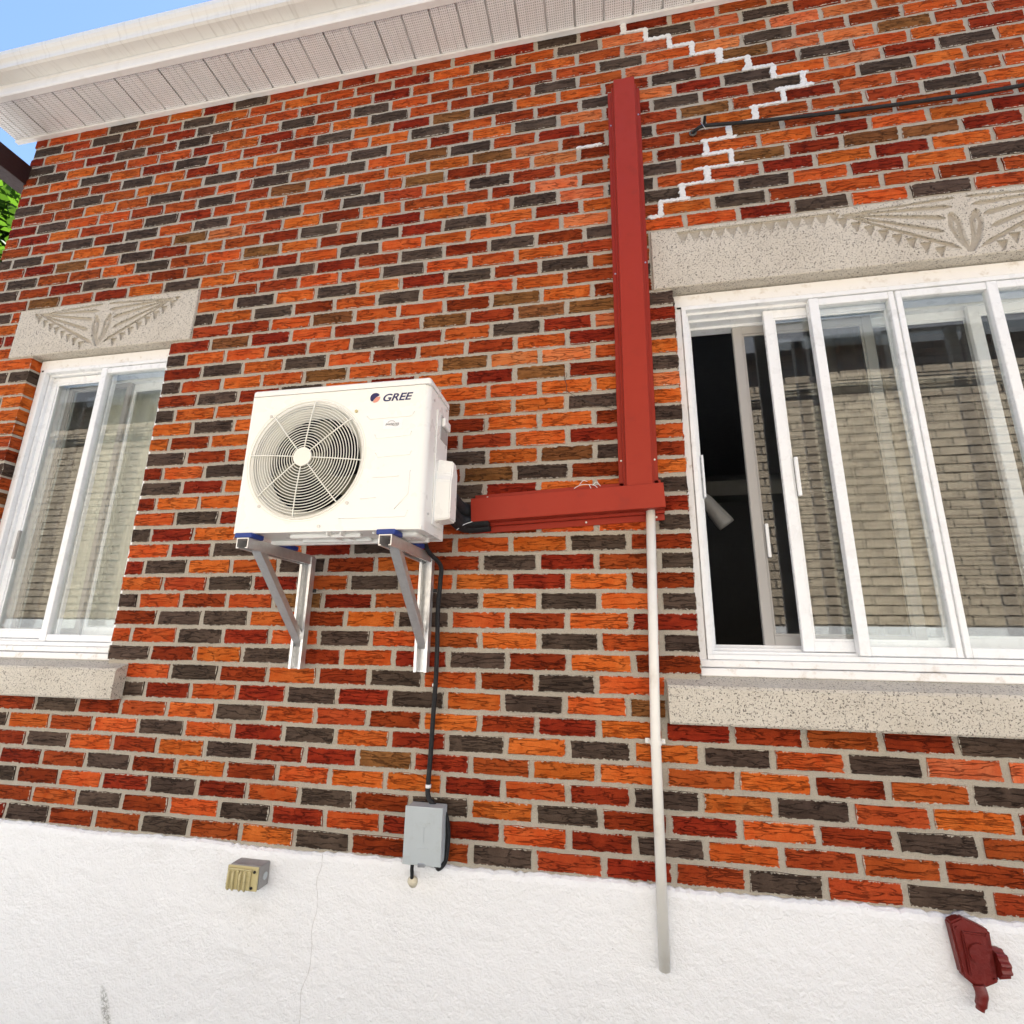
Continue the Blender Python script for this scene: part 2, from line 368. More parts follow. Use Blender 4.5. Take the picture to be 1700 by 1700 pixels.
# measured head joints: course -> (joint number, offset in mm)
JT = {}
for line in '''0:-10,-13 -9,-14 -8,-16 -7,-14 -6,-17 -1,-4 0,-2 1,7 2,8 2,8 3,7 4,9 5,7 6,4
1:-9.5,-9 -8.5,-6 -7.5,-10 -6.5,-13 -5.5,-10 -0.5,-6 0.5,3 1.5,1 2.5,2 3.5,5 4.5,7 5.5,6
2:-10,-3 -9,-5 -8,-12 -7,-10 -6,-10 -1,-10 0,-2 1,1 2,1 2,2 3,-1 4,6 5,3 6,4
3:-9.5,-3 -8.5,-1 -7.5,-3 -6.5,-7 -5.5,-4 -0.5,-3 0.5,2 1.5,-3 2.5,-3 3.5,-1 4.5,3 5.5,0 6.5,2
4:-10,3 -9,3 -8,2 -7,-1 -6,-2 -1,-12 0,-12 1,-5 2,-2 2,0 3,3 4,8 5,3 6,7
5:-9.5,-3 -8.5,-2 -7.5,1 -6.5,0 -5.5,3 -0.5,3 0.5,4 1.5,3 2.5,7 3.5,8 4.5,4 5.5,3 6.5,1
6:-8,11 -7,13 -6,18 -5,18 -4,19 -1,14 0,4 1,2 3,0 4,0 5,3 6,-7
7:-7.5,3 -6.5,2 -5.5,-2 -4.5,-3 -0.5,-9 0.5,-5 1.5,-4
8:-7,3 -6,10 -5,13 -4,11 -1,6 0,1 1,0
9:-7.5,-4 -6.5,-3 -5.5,-3 -4.5,-2 -1.5,-4 -0.5,4 0.5,9 1.5,18
10:-8,-5 -7,3 -6,5 -5,2 -1,7 0,11 1,14 2,9
11:-7.5,-1 -6.5,0 -5.5,3 -1.5,-2 -0.5,1 0.5,6 1.5,14
12:-8,-3 -7,-5 -6,0 -5,1 -1,5 0,10 1,13 2,12
13:-7.5,-1 -6.5,1 -5.5,0 -4.5,-2 -1.5,7 -0.5,12 0.5,10 1.5,15
14:-8,-4 -7,-3 -6,-4 -5,0 -1,4 0,7 1,9 2,15
15:-7.5,1 -6.5,-5 -1.5,4 -0.5,10 0.5,14 1.5,18
16:-8,-2 -7,0 0,9 1,13
17:-7.5,1 -6.5,5
18:-8,-6 -7,1 -1,9 0,9 1,11
19:-7.5,4 -6.5,3 -1.5,20 -0.5,20 0.5,22
20:-8,-1 -7,0 -1,14 0,11 1,14
21:-7.5,-1 -6.5,-4 -1.5,6 -0.5,12 0.5,16
22:-8,2 -7,3 -1,7 0,11 1,13
23:-7.5,3 -6.5,6 -1.5,9 -0.5,10 0.5,12
24:-8,2 -7,6 -1,12 0,11 1,16
25:-7.5,2 -6.5,2 -1.5,13 -0.5,14 0.5,19
26:-8,7 -7,13 -6,9 -5,8 -1,11 0,13 1,16
27:-7.5,1 -6.5,5 -5.5,3 -1.5,15 -0.5,14 0.5,20
28:-8,6 -7,6 -6,11 -5,9 -2,15 -1,16 0,20 1,20
29:-1.5,19 -0.5,15 0.5,19
30:-7,9 -6,11 -5,9 -2,14 -1,13 0,19 1,20
31:-7.5,15 -6.5,13 -5.5,13 -1.5,6 -0.5,9 0.5,14
32:-7,12 -6,14 -2,13 -1,15 0,12 1,15
33:-7.5,21 -6.5,18 -5.5,23 -1.5,16 -0.5,13 0.5,16
34:-9,2 -8,3 -7,-4 -6,-3 -2,-2 -1,-3 0,-4 1,-6 7,-32 8,-30
35:-13.5,21 -12.5,16 -11.5,16 -9.5,14 -8.5,10 -7.5,13 -6.5,12 -5.5,3 -1.5,2 -0.5,-1 0.5,1 6.5,-11 7.5,-32
36:-13,22 -12,19 -11,17 -10,11 -9,8 -8,9 -7,4 -6,2 -2,-12 -1,-11 0,-13 1,-17 3,-16 4,-13 5,-15 6,-12 7,-24 8,-22
37:-13.5,20 -12.5,12 -11.5,9 -9.5,0 -8.5,-4 -7.5,-8 -6.5,-5 -5.5,-9 -1.5,-13 -0.5,-9 0.5,-11 1.5,-14 3.5,-18 4.5,-17 5.5,-23 6.5,-22 7.5,-31 8.5,-30
38:-14,17 -13,16 -12,3 -10,-3 -9,0 -8,-7 -7,-9 -6,-5 -2,-9 -1,-7 0,-19 1,-20 3,-21 4,-21 5,-15 6,-22 7,-20 8,-20
39:-13.5,18 -12.5,15 -11.5,15 -10.5,1 -9.5,1 -8.5,-2 -7.5,0 -6.5,-8 -5.5,-12 -1.5,-10 -0.5,-13 0.5,-13 3.5,-11 4.5,-12 5.5,-11 6.5,-15 7.5,-17 8.5,-15
40:-14,23 -13,17 -12,12 -10,3 -9,4 -8,-3 -7,-9 -6,-9 -2,-13 -1,-18 0,-23 1,-22 3,-20 4,-19 5,-19 7,-19 8,-19 9,-23
41:-13.5,18 -12.5,16 -11.5,11 -9.5,5 -8.5,-4 -7.5,5 -6.5,-3 -1.5,0 -0.5,-4 0.5,0 3.5,-10 4.5,-14 5.5,-10 6.5,-13 7.5,-16 8.5,-12
42:-14,11 -13,12 -12,5 -10,0 -9,-3 -8,-5 -7,-6 -6,-3 -2,-5 -1,-4 0,-2 1,-6 3,-4 4,1 5,0 6,-3 6,-3 7,-1 8,-1 9,-37
43:-13.5,17 -12.5,11 -11.5,5 -10.5,9 -9.5,7 -8.5,5 -7.5,5 -6.5,5 -1.5,-5 -0.5,-9 0.5,-7 3.5,-13 4.5,-18 5.5,-19 6.5,-19 7.5,-23 8.5,-48
44:-14,12 -13,7 -12,5 -10,1 -9,-7 -8,-9 -7,-11 -6,-3 -2,-1 -1,-1 0,-9 1,-13 3,-16 4,-21 5,-25 6,-25 7,-22 8,-30 9,-30
45:-13.5,21 -12.5,20 -10.5,13 -9.5,13 -8.5,7 -7.5,5 -6.5,10 -1.5,-3 -0.5,-4 0.5,-7 3.5,-13 4.5,-15 5.5,-22 6.5,-23 7.5,-18 8.5,-18
46:-14,24 -13,15 -12,7 -10,3 -9,4 -8,-3 -7,-6 -6,-15 -2,-14 -1,-18 0,-21 1,-20 3,-20 4,-23 5,-24 6,-27 7,-27 8,-24 9,-24
47:-13.5,22 -12.5,22 -10.5,8 -9.5,2 -8.5,2 -7.5,-4 -6.5,-2 -1.5,-21 -0.5,-23 0.5,-25 1.5,-29 3.5,-29 4.5,-27 5.5,-23
48:-13,29 -12,22 -10,16 -9,4 -8,3 -7,-1 -6,-4 -2,-14 -1,-19 0,-20 1,-21 3,-19 4,-23 5,-17 6,-13
49:-13.5,36 -12.5,29 -10.5,17 -9.5,6 -8.5,1 -7.5,4 -6.5,-2 -1.5,-16 -0.5,-13 0.5,-17 1.5,-16 3.5,-17 4.5,-20 5.5,-21
50:-14,20 -13,28 -12,24 -11,16 -10,12 -9,18 -8,7 -7,5 -6,13 -2,-11 -1,-14 0,-10 1,-12 2,-12 3,-11 4,-13 5,-2'''.split('\n'):
    k, r = line.split(':'); JT[int(k)] = sorted((float(a.split(',')[0]), int(a.split(',')[1])) for a in r.split())
def jx(k, J):
    t = JT.get(k)
    if not t: return J*.2001
    return J*.2001+interp(J, [a for a, b in t], [b/1000 for a, b in t])
CT = {}
for line in '''0 -11:RDRUDUODRU -2:UDURO 2:UDUDU
1 -11:RRODROD -6:ODRORR -1:RORD 2:DOUUR
2 -11:DRORDR -7:DRODRD -2:DODRR 2:RORDU
3 -11:DRUDRO -6:OROOOR -1:RORD 2:DODUOR
4 -11:RDOROD -6:DRRBRU -2:RUOOU 2:UORUD
5 -11:DOUODOR -7:DORDO -2:R -1:DODO 2:ODODSS
6 -11:RDRUODOU -3:RORR 1:O 2:RRURD
7 -8:DRORDRDO -1:ODOB
8 -8:ODRORDO -2:ORDO
9 -8:DRODROR -1:DROR
10 -9:OODRODO -2:UODOD
11 -8:RDDORO -2:DOROR
12 -9:DOROBRU -2:DODOD
13 -8:OUDRUD -2:OOROR
14 -9:RDOODRO -2:RDRUD
15 -8:ORD -5:ORD -2:ROODR
16 -9:DRO -6:ROD -2:ORO 1:OD
17 -8:ODR -2:R 2:R
18 -9:ROO -2:DROO 2:D
19 -8:DRO -2:RBDR 2:O
20 -9:ROD -2:DOBD 2:R
21 -8:DRO -2:RUOR 2:O
22 -9:ORO -2:ROOR 2:D
23 -8:ODO -2:BOOD 2:O
24 -9:DOO -2:OOOO 2:S
25 -8:RDR -2:ORBR 2:D
26 -9:DOOOBOO -2:BSSO 2:O
27 -8:RDODOR -2:UROR 2:D
28 -9:DOORODR -3:RODRS 2:R
29 -8:RBRORO -2:BRBB 2:D
30 -8:URO -6:OBOO -3:ORBOR
31 -8:DODROD -2:OOOU -5:ROD
32 -8:ODO -5:DOR -3:RDRDU
33 -14:DUDR -8:URUO -5:OOD -2:OOOU
34 -14:UBURODOUD -5:RUD -3:DRDRD 2:OORDODU
35 -14:DURDORUORO -4:DO -2:OOOSU 3:ODR 6:OURU
36 -14:DUUODUOBO -5:RD -3:RDORO 2:DODOO 6:ROD
37 -14:URBO -10:DROURD -4:OR -2:OODSD 3:OUR 6:OROU
38 -15:DDOO -11:DOBSUO -5:ROU -3:UURSR 2:DOBR 6:BBR
39 -14:UUD -11:RDODODO -4:DU -2:ODUU 3:ROO 6:ROOR
40 -15:UROUO -10:DROOU -5:DO -3:BROSR 2:UUBU 6:UUUU
41 -14:RDOO -10:UUDUB -5:OO -3:OOBSR 2:DUOU 6:UUDO
42 -15:RUUOU -10:DUODU -5:DO -3:BDURU 2:UBUR 6:UUUO
43 -14:DUDU -11:UOODUD -5:OD -3:ORODS 2:RDRD 6:ODOU
44 -15:RRUR -11:DOROOO -5:OO -3:DORRD 2:SRDO 6:SRDO
45 -14:UODO -11:ORDOUR -5:DO -3:RBDOO 2:RDOR 6:DOOR
46 -15:RDOR -12:ROOROROOD -3:ORUDUS 3:UBS 6:SBUU
47 -14:DURD -11:DRDUOD -5:RD -3:ORURUD 3:OSD 6:URO
48 -15:ROUR -11:URDUUU -5:OR -3:OUUOUS 3:UUS 6:SU
49 -14:DUDU -11:UUDOOO -5:OU -3:RODODS 3:DSD 6:RU
50 -15:ROOD -11:UORDUU -5:RU -3:UURDRR 3:UUSU'''.split('\n'):
    p = line.split(); k = int(p[0]); d = CT.setdefault(k, {})
    for s in p[1:]:
        a, b = s.split(':')
        for i, c in enumerate(b): d[int(a)+i] = c
WL = (-2.474, -1.692); WR = (.522, 2.512)      # window openings in X
WZ = (1.535, 2.937)
LZ = (2.945, 3.208); SZ = (1.40, 1.532)        # lintels, sills
BLOCK = [(WZ[0]-.03, 2.94, WL[0], WL[1]), (WZ[0]-.03, 2.94, WR[0], WR[1]),
         (2.94, 3.21, -2.622, -1.590), (2.94, 3.21, .449, 2.585),
         (1.395, 1.535, -2.56, -1.600), (1.395, 1.535, .414, 2.62)]
# wall core (the mortar): rectangles around the two openings
xs = [HX0+.004, WL[0]-.003, WL[1]+.003, WR[0]-.003, WR[1]+.003, HX1]
bm = bmesh.new()
def rect(x0, x1, z0, z1):
    nx = max(1, int((x1-x0)/.05)); nz = max(1, int((z1-z0)/.05))
    bbox(bm, x0, x1, .0042, .19, z0, z1)
for i in range(5):
    if i in (1, 3):
        rect(xs[i], xs[i+1], Z0-.2, WZ[0]-.01); rect(xs[i], xs[i+1], LZ[0]+.012, ZS+.1)
    else: rect(xs[i], xs[i+1], Z0-.2, ZS+.1)
mortar = bm_obj('wall_mortar', bm, M_MORTAR, house)
# --- bricks
def brick_vf(r, nx=6, nz=3, depth=.05):
    """unit brick: x, z in -.5...5 (scaled later), front near y = 0, folded uneven face"""
    v = []; f = []
    for j in range(nz):
        for i in range(nx):
            u = i/(nx-1)-.5; w = j/(nz-1)-.5
            edge = i in (0, nx-1) or j in (0, nz-1)
            ju = r.uniform(-.018, .018) if i in (0, nx-1) else r.uniform(-.05, .05)
            jw = r.uniform(-.045, .045) if j in (0, nz-1) else r.uniform(-.16, .16)
            y = r.uniform(-.0005, .0025) if edge else r.uniform(-.0045, -.0005)
            v.append([u+ju*(0 if edge and i not in (0, nx-1) else 1), y, w+jw])
    for j in range(nz-1):
        for i in range(nx-1):
            a = j*nx+i; f.append((a, a+1, a+nx+1, a+nx))
    loop = [i for i in range(nx)]+[j*nx+nx-1 for j in range(1, nz)]+[(nz-1)*nx+i for i in range(nx-2, -1, -1)]+[j*nx for j in range(nz-2, 0, -1)]
    b0 = len(v)
    for q in loop: v.append([v[q][0], depth, v[q][2]])
    n = len(loop)
    for i in range(n):
        a, b = loop[i], loop[(i+1) % n]; f.append((b, a, b0+i, b0+(i+1) % n))
    return v, f
NV = 40
variants = []
for q in range(NV):
    v, f = brick_vf(random.Random(100+q)); variants.append((v, f))
vmesh = []
for q, (v, f) in enumerate(variants):
    me = bpy.data.meshes.new('brick'); me.from_pydata(v, [], f); me.update()
    me.materials.append(MB['O'])
    at_ = me.attributes.new('rnd', 'FLOAT', 'POINT')
    for d in at_.data: d.value = (q*.618) % 1
    bl_ = me.attributes.new('bl', 'FLOAT_VECTOR', 'POINT')
    for d, p_ in zip(bl_.data, v): d.vector = (p_[0], 0, p_[2])
    vmesh.append(me)
PAL = 'OOOOUURRRDDB'
allb = []
for k in range(51):
    z = zc(k); z0 = zc(k-1) if k else z-S; z1 = zc(k+1) if k < 50 else z+S
    hh = (z1-z0)/2-.0135
    half = 0 if k % 2 == 0 else .5
    pend = None; pend_n = 0
    for n in range(-15, 26):
        a = jx(k, n-half); b = jx(k, n+1-half)
        a = max(a, HX0-.0105); b = min(b, 5.2)
        segs = [(a, b)]
        for (bz0, bz1, bx0, bx1) in BLOCK:
            if bz0 < z < bz1:
                out = []
                for s0, s1 in segs:
                    if s1 <= bx0 or s0 >= bx1: out.append((s0, s1)); continue
                    if s0 < bx0: out.append((s0, bx0+.0105 if bx0 in (WL[0], WR[0]) else bx0+.004))
                    if s1 > bx1: out.append((bx1-.0105 if bx1 in (WL[1], WR[1]) else bx1-.004, s1))
                segs = out
        for s0, s1 in segs:
            if pend is not None and s0 >= pend-.001 and s0-pend < .25 and n == pend_n+1: s0 = pend
            pend = None
            if s1-s0 < .062:
                if allb and allb[-1][0] == k and abs(allb[-1][4]+.009-s0) < .004: allb[-1][4] = s1-.009; continue
                if s0 > HX0+.05: pend, pend_n = s0, n; continue
            s0 += .0090; s1 -= .0090
            if s1-s0 < .02: continue
            c = CT.get(k, {}).get(n) or rnd.choice(PAL)
            allb.append([k, n, c, s0, s1, z+rnd.uniform(-.0012, .0012), hh*rnd.uniform(.975, 1.02)])
def vis(bk):
    k, n, c, s0, s1, z, hh = bk
    p = [to_px((x, 0, zz)) for x, zz in ((s0, z-hh/2), (s1, z-hh/2), (s1, z+hh/2), (s0, z+hh/2))]
    if max(q[0] for q in p) < 4 or min(q[0] for q in p) > 1696 or max(q[1] for q in p) < 4 or min(q[1] for q in p) > 1696: return 0
    cx = sum(q[0] for q in p)/4; cy = sum(q[1] for q in p)/4
    if 410 < cx < 735 and 660 < cy < 900: return 0
    if 1018 < cx < 1080 and 150 < cy < 850: return 0
    A = 0
    for i in range(4): A += p[i][0]*p[(i+1) % 4][1]-p[(i+1) % 4][0]*p[i][1]
    return abs(A)/2
order = sorted(range(len(allb)), key=lambda i: -vis(allb[i]))
single = set(order[:300])
jv = []; jf = []; jm = []; jr = []; jb = []
CL = 'OSURBD'
for i, bk in enumerate(allb):
    k, n, c, s0, s1, z, hh = bk
    q = rnd.randrange(NV); flip = rnd.choice((1, -1)); tilt = rnd.uniform(-.006, .006); dy = rnd.uniform(-.0018, .0012)
    L = s1-s0; cx = (s0+s1)/2
    if i in single:
        o = bpy.data.objects.new('brick', vmesh[q]); col.objects.link(o); o.parent = house
        o.location = (cx, dy, z); o.scale = (L, 1, hh); o.rotation_euler = (0, tilt*.4, 0)
        o.material_slots[0].link = 'OBJECT'; o.material_slots[0].material = MB[c]
    elif z < 5 and (s0 < 2.9 or k % 1 == 0):
        v, f = variants[q]; b0 = len(jv); r_ = rnd.random()
        for p in v: jv.append((cx+p[0]*L, dy+p[1], z+p[2]*hh)); jr.append(r_); jb.append((p[0], 0, p[2]))
        for p in f: jf.append(tuple(b0+w for w in p)); jm.append(CL.index(c))
o = mesh('brick_courses', jv, jf, None, house)
for c in CL: o.data.materials.append(MB[c])
for p, m_ in zip(o.data.polygons, jm): p.material_index = m_
a_ = o.data.attributes.new('rnd', 'FLOAT', 'POINT')
for d, r_ in zip(a_.data, jr): d.value = r_
a_ = o.data.attributes.new('bl', 'FLOAT_VECTOR', 'POINT')
for d, r_ in zip(a_.data, jb): d.vector = r_
o['kind'] = 'stuff'
# --- white repointing that steps down the wall
path = [('h', 50, 2), ('b', 49, 2, 2.5), ('h', 49, 2.5), ('b', 48, 2.5, 3), ('h', 48, 3), ('b', 47, 3, 3.5), ('h', 47, 3.5), ('b', 46, 3.5, 4), ('h', 46, 4),
        ('b', 45, 4, 4.5), ('h', 45, 4.5), ('b', 44, 4.4, 5), ('h', 44, 5), ('b', 43, 5, 5.62), ('h', 43, 5.5), ('b', 42, 4.85, 5.6), ('h', 42, 5), ('b', 41, 4.4, 5.08),
        ('h', 41, 4.5), ('b', 40, 4.05, 4.5), ('h', 40, 4), ('b', 39, 3.4, 4.1), ('h', 39, 3.5), ('b', 38, 3.45, 4.05), ('h', 38, 4), ('b', 37, 3.25, 4.2),
        ('h', 37, 3.5), ('b', 36, 2.95, 3.62), ('h', 36, 3), ('b', 35, 2.5, 3.08), ('h', 35, 2.5), ('b', 34, 2.28, 2.55)]
v = []; f = []
def strip(pts, w, horiz):
    b0 = len(v); w *= rnd.uniform(.75, 1.35)
    for i, (x, z) in enumerate(pts):
        e = .35 if i in (0, len(pts)-1) else 1
        a_, b_ = w*rnd.uniform(.7, 1.5)*e, w*rnd.uniform(.7, 1.5)*e
        y = -.0035+rnd.uniform(-.001, .001)
        if horiz: v.extend([(x, .004, z-a_*1.1), (x, y, z-a_), (x, y-.0008, z), (x, y, z+b_), (x, .004, z+b_*1.1)])
        else: v.extend([(x-a_*1.1, .004, z), (x-a_, y, z), (x, y-.0008, z), (x+b_, y, z), (x+b_*1.1, .004, z)])
    for i in range(len(pts)-1):
        for j in range(4):
            q = b0+i*5+j; f.append((q, q+5, q+6, q+1) if not horiz else (q, q+1, q+6, q+5))
def repair(path):
  v.clear(); f.clear()
  for s in path:
    if s[0] == 'h':
        x = jx(s[1], s[2]); za = zc(s[1])-.042; zb = zc(s[1])+(.042 if s[1] < 50 else .03)
        strip([(x+rnd.uniform(-.001, .001), za+(zb-za)*i/12) for i in range(13)], .0088, False)
    else:
        z = (zc(s[1])+zc(s[1]+1))/2; x0 = jx(s[1], s[2]); x1 = jx(s[1], s[3]); n = max(4, int((x1-x0)/.006))
        strip([(x0+(x1-x0)*i/n, z+rnd.uniform(-.001, .001)) for i in range(n+1)], .0058, True)
  mesh('mortar_repair', list(v), list(f), M_REPAIR, house)
repair(path); repair([('b', 40, .95, 1.5)])
# --- foundation: rough stucco, ragged upper edge
v = []; f = []; n = 620; X0, X1 = HX0-.03, HX1
for i in range(n+1):
    x = X0+(X1-X0)*i/n
    zt = Z0+.002+.0035*math.sin(x*9)+rnd.uniform(-.003, .004)
    for (y, z) in ((.03, zt-.002), (-.004, zt), (-.013, zt-.006), (-.016, zt-.02), (-.016, -.05)):
        v.append((x, y, z))
for i in range(n):
    for j in range(4): q = i*5+j; f.append((q, q+1, q+6, q+5))
found = mesh('stucco_foundation', v, f, M_STUCCO, house)
pts = [at(*p, -.0168) for p in ((536, 1417), (533, 1440), (526, 1462), (527, 1505), (518, 1540), (517, 1580), (512, 1615), (500, 1645), (498, 1690), (492, 1720))]
v = []; f = []
pp = spline(pts, 6)
for i, p in enumerate(pp):
    w = .0003+.0004*rnd.random(); p = p+Vector((rnd.uniform(-.001, .001), 0, 0)); v += [(p.x-w, p.y, p.z), (p.x+w, p.y, p.z)]
for i in range(len(pp)-1): f.append((i*2, i*2+1, i*2+3, i*2+2))
mesh('hairline_crack', v, f, pmat('crack', (.48, .46, .43), .9), found)
# --- carved lintels: relief cut into a fine grid
def seg_d(px, pz, ax, az, bx, bz):
    dx, dz = bx-ax, bz-az; L2 = dx*dx+dz*dz
    t = max(0, min(1, ((px-ax)*dx+(pz-az)*dz)/L2))
    return math.hypot(px-ax-t*dx, pz-az-t*dz), t
def carve(x, z):
    """depth of the fan relief; x from the motif's middle, z from the lintel's middle"""
    d = 0.; ax = abs(x); tip = (.385, .098)
    # five flutes that spread from the outer tip towards the middle leaf
    for (ex, ez), w in (((.012, .114), .0065), ((.030, .078), .0100), ((.055, .032), .0110), ((.068, -.024), .0100), ((.030, -.098), .0090)):
        q, t = seg_d(ax, z, tip[0], tip[1], ex, ez)
        ww = w*(.22+.78*t)*(1 if t < .93 else max(0, (1-t)/.07))
        up_ = 1 if (ex-tip[0])*(z-tip[1])-(ez-tip[1])*(ax-tip[0]) < 0 else -1
        if q < ww: d = max(d, .034*min(1, .5+t)*(up_*q/ww+1)/2)
    # the two leaves that meet at the foot
    for pts_ in (((.004, -.105), (.030, -.060), (.046, .0), (.040, .045)), ((.004, -.105), (.018, -.045), (.020, .010), (.038, .047))):
        for (a, b), (c, e) in zip(pts_[:-1], pts_[1:]):
            q, t = seg_d(ax, z, a, b, c, e)
            if q < .009: d = max(d, .030*(1-q/.009))
    # row of teeth under the outer flute
    for i in range(8):
        t = (i+.35)/8.6; cx = tip[0]+.012-(tip[0]-.03)*t; cz = tip[1]-.004-(tip[1]+.108)*t-.010
        u = (ax-cx)/.017; w = (cz+.010-z)/.046
        if 0 < w < 1 and abs(u) < 1-w: d = max(d, .034*(1-w))
    if ax > tip[0]:
        u = (ax-.405)/.014; w = (.106-z)/.03
        if 0 < w < 1 and abs(u) < 1-w: d = max(d, .026*(1-w))
    return d
def lintel(x0, x1, mid, extra):
    z0, z1 = LZ; yf = -.004; nx = int((x1-x0)/.0031); nz = 84; zm = (z0+z1)/2
    v = []; f = []
    for j in range(nz+1):
        for i in range(nx+1):
            x = x0+(x1-x0)*i/nx; z = z0+(z1-z0)*j/nz; d = carve(x-mid, z-zm)
            if extra and x0+.10 < x < mid-.40:
                t = ((x-x0-.10) % .045)/.045; w = (z1-.018-z)/.060
                if 0 < w < 1 and abs(t-.5)*2 < 1-w: d = max(d, .014*(1-w)**.7)
            e = min(i, nx-i, j, nz-j); rr = .004 if e == 0 else 0
            v.append((x, yf+d+rr+rnd.uniform(-.0002, .0002), z))
    for j in range(nz):
        for i in range(nx):
            a = j*(nx+1)+i; f.append((a, a+1, a+nx+2, a+nx+1))
    loop = list(range(nx+1))+[j*(nx+1)+nx for j in range(1, nz+1)]+[nz*(nx+1)+i for i in range(nx-1, -1, -1)]+[j*(nx+1) for j in range(nz-1, 0, -1)]
    b0 = len(v)
    for q in loop: v.append((v[q][0], .14, v[q][2]))
    n = len(loop)
    for i in range(n): f.append((loop[(i+1) % n], loop[i], b0+i, b0+(i+1) % n))
    o = mesh('stone_lintel', v, f, M_STONE, house)
    for p in o.data.polygons: p.use_smooth = False
    return o
lintel(-2.620, -1.592, -2.106, False)
lintel(.451, 2.583, 1.517, True)
for (x0, x1) in ((-2.55, -1.592), (.416, 2.62)):
    extrude_x('stone_sill', [(.10, SZ[0]+.003), (-.043, SZ[0]), (-.048, SZ[0]+.006), (-.048, SZ[1]-.028), (-.043, SZ[1]-.020), (.035, SZ[1]+.006), (.10, SZ[1]+.006)], x0, x1, M_STONE, house)
# --- eaves
sof = box('soffit_trim', HX0-.13, HX1, -.020, .0, ZS-.010, ZS+.004, M_ALU_SOFFIT, house)
bm = bmesh.new(); bbox(bm, HX0-.13, HX1, -.232, 0, ZS+.016, ZS+.024); sofb = bm_obj('soffit', bm, M_ALU_SOFFIT, house)
x = -2.0+.128*-8
while x < HX1:
    a, b = max(x+.0035, HX0-.13), x+.1245
    if b > a+.01:
        pr = [(a, ZS+.014), (a+.002, ZS+.004), (a+(b-a)*.30, ZS+.004), (a+(b-a)*.335, ZS+.007), (a+(b-a)*.37, ZS+.004), (a+(b-a)*.63, ZS+.004), (a+(b-a)*.665, ZS+.007), (a+(b-a)*.70, ZS+.004), (b-.002, ZS+.004), (b, ZS+.014)]
        v = [(q[0], -.0205, q[1]) for q in pr]+[(q[0], -.226, q[1]) for q in pr]; n = len(pr)
        f = [(i, i+1, n+i+1, n+i) for i in range(n-1)]
        mesh('soffit_panel', v, f, M_SOFFIT, sofb)
    x += .128
fas = extrude_x('fascia', [(-.206, ZS+.003), (-.206, ZS-.004), (-.232, ZS-.006), (-.238, ZS+.0), (-.238, ZS+.045), (-.243, ZS+.055), (-.243, ZS+.13), (-.22, ZS+.13), (-.226, ZS+.003)], HX0-.135, HX1, M_ALU_SOFFIT, house)
gp = [(-.2455, ZS+.052), (-.300, ZS+.050), (-.311, ZS+.054), (-.314, ZS+.070), (-.319, ZS+.078), (-.330, ZS+.086), (-.339, ZS+.098), (-.343, ZS+.116), (-.339, ZS+.124), (-.330, ZS+.122), (-.330, ZS+.115), (-.31, ZS+.085), (-.30, ZS+.056), (-.2455, ZS+.057)]
extrude_x('gutter', gp, HX0-.32, HX1, M_GUTTER, house)
mesh('roof', [(HX0-.15, -.30, ZS+.135), (HX1, -.30, ZS+.135), (HX1, 3, ZS+1.2), (HX0-.15, 3, ZS+1.2), (HX1, HY1+.3, ZS+.135), (HX0-.15, HY1+.3, ZS+.135),
              (HX0-.15, -.30, ZS+.125), (HX1, -.30, ZS+.125), (HX1, HY1+.3, ZS+.125), (HX0-.15, HY1+.3, ZS+.125)],
     [(0, 1, 2, 3), (3, 2, 4, 5), (6, 9, 8, 7), (0, 6, 7, 1), (5, 4, 8, 9), (0, 3, 5, 9, 6), (1, 7, 8, 4, 2)], M_ROOF, house)
# outer shell behind the facade and the dark rooms behind the windows
bm = bmesh.new()
bbox(bm, HX0, HX0+.12, .191, HY1, 0, ZS+.12); bbox(bm, HX1-.12, HX1, .191, HY1, 0, ZS+.12); bbox(bm, HX0+.12, HX1-.12, HY1-.12, HY1, 0, ZS+.12)
bm_obj('outer_wall', bm, M_MORTAR, house)
bm = bmesh.new()
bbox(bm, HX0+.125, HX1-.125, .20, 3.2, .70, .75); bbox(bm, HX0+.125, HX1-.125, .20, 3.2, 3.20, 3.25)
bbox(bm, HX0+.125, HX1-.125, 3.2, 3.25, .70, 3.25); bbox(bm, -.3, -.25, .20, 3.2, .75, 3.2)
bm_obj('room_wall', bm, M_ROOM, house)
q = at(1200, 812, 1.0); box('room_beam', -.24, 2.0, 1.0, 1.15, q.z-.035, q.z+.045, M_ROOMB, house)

# ------------------------------------------------------------------ windows
def sash(win, x0, x1, y, z0, z1, w=.030, t=.022, m=M_VINYL, name='sash_frame', glass=True, stiles=(1, 1)):
    bm = bmesh.new()
    if stiles[0]: bbox(bm, x0, x0+w, y, y+t, z0, z1, .002, 1)
    if stiles[1]: bbox(bm, x1-w, x1, y, y+t, z0, z1, .002, 1)
    bbox(bm, x0+w*stiles[0]-.001, x1-w*stiles[1]+.001, y+.002, y+t-.002, z1-w, z1, .002, 1)
    bbox(bm, x0+w*stiles[0]-.001, x1-w*stiles[1]+.001, y+.002, y+t-.002, z0, z0+w, .002, 1)
    # glazing bead
    b = .007
    bbox(bm, x0+w, x0+w+b, y+.006, y+t-.006, z0+w, z1-w); bbox(bm, x1-w-b, x1-w, y+.006, y+t-.006, z0+w, z1-w)
    bbox(bm, x0+w+b, x1-w-b, y+.006, y+t-.006, z1-w-b, z1-w); bbox(bm, x0+w+b, x1-w-b, y+.006, y+t-.006, z0+w, z0+w+b)
    o = bm_obj(name, bm, m, win)
    if glass: box('pane', x0+w-.003, x1-w+.003, y+t/2-.002, y+t/2+.002, z0+w-.003, z1-w+.003, M_GLASS, win)
    return o
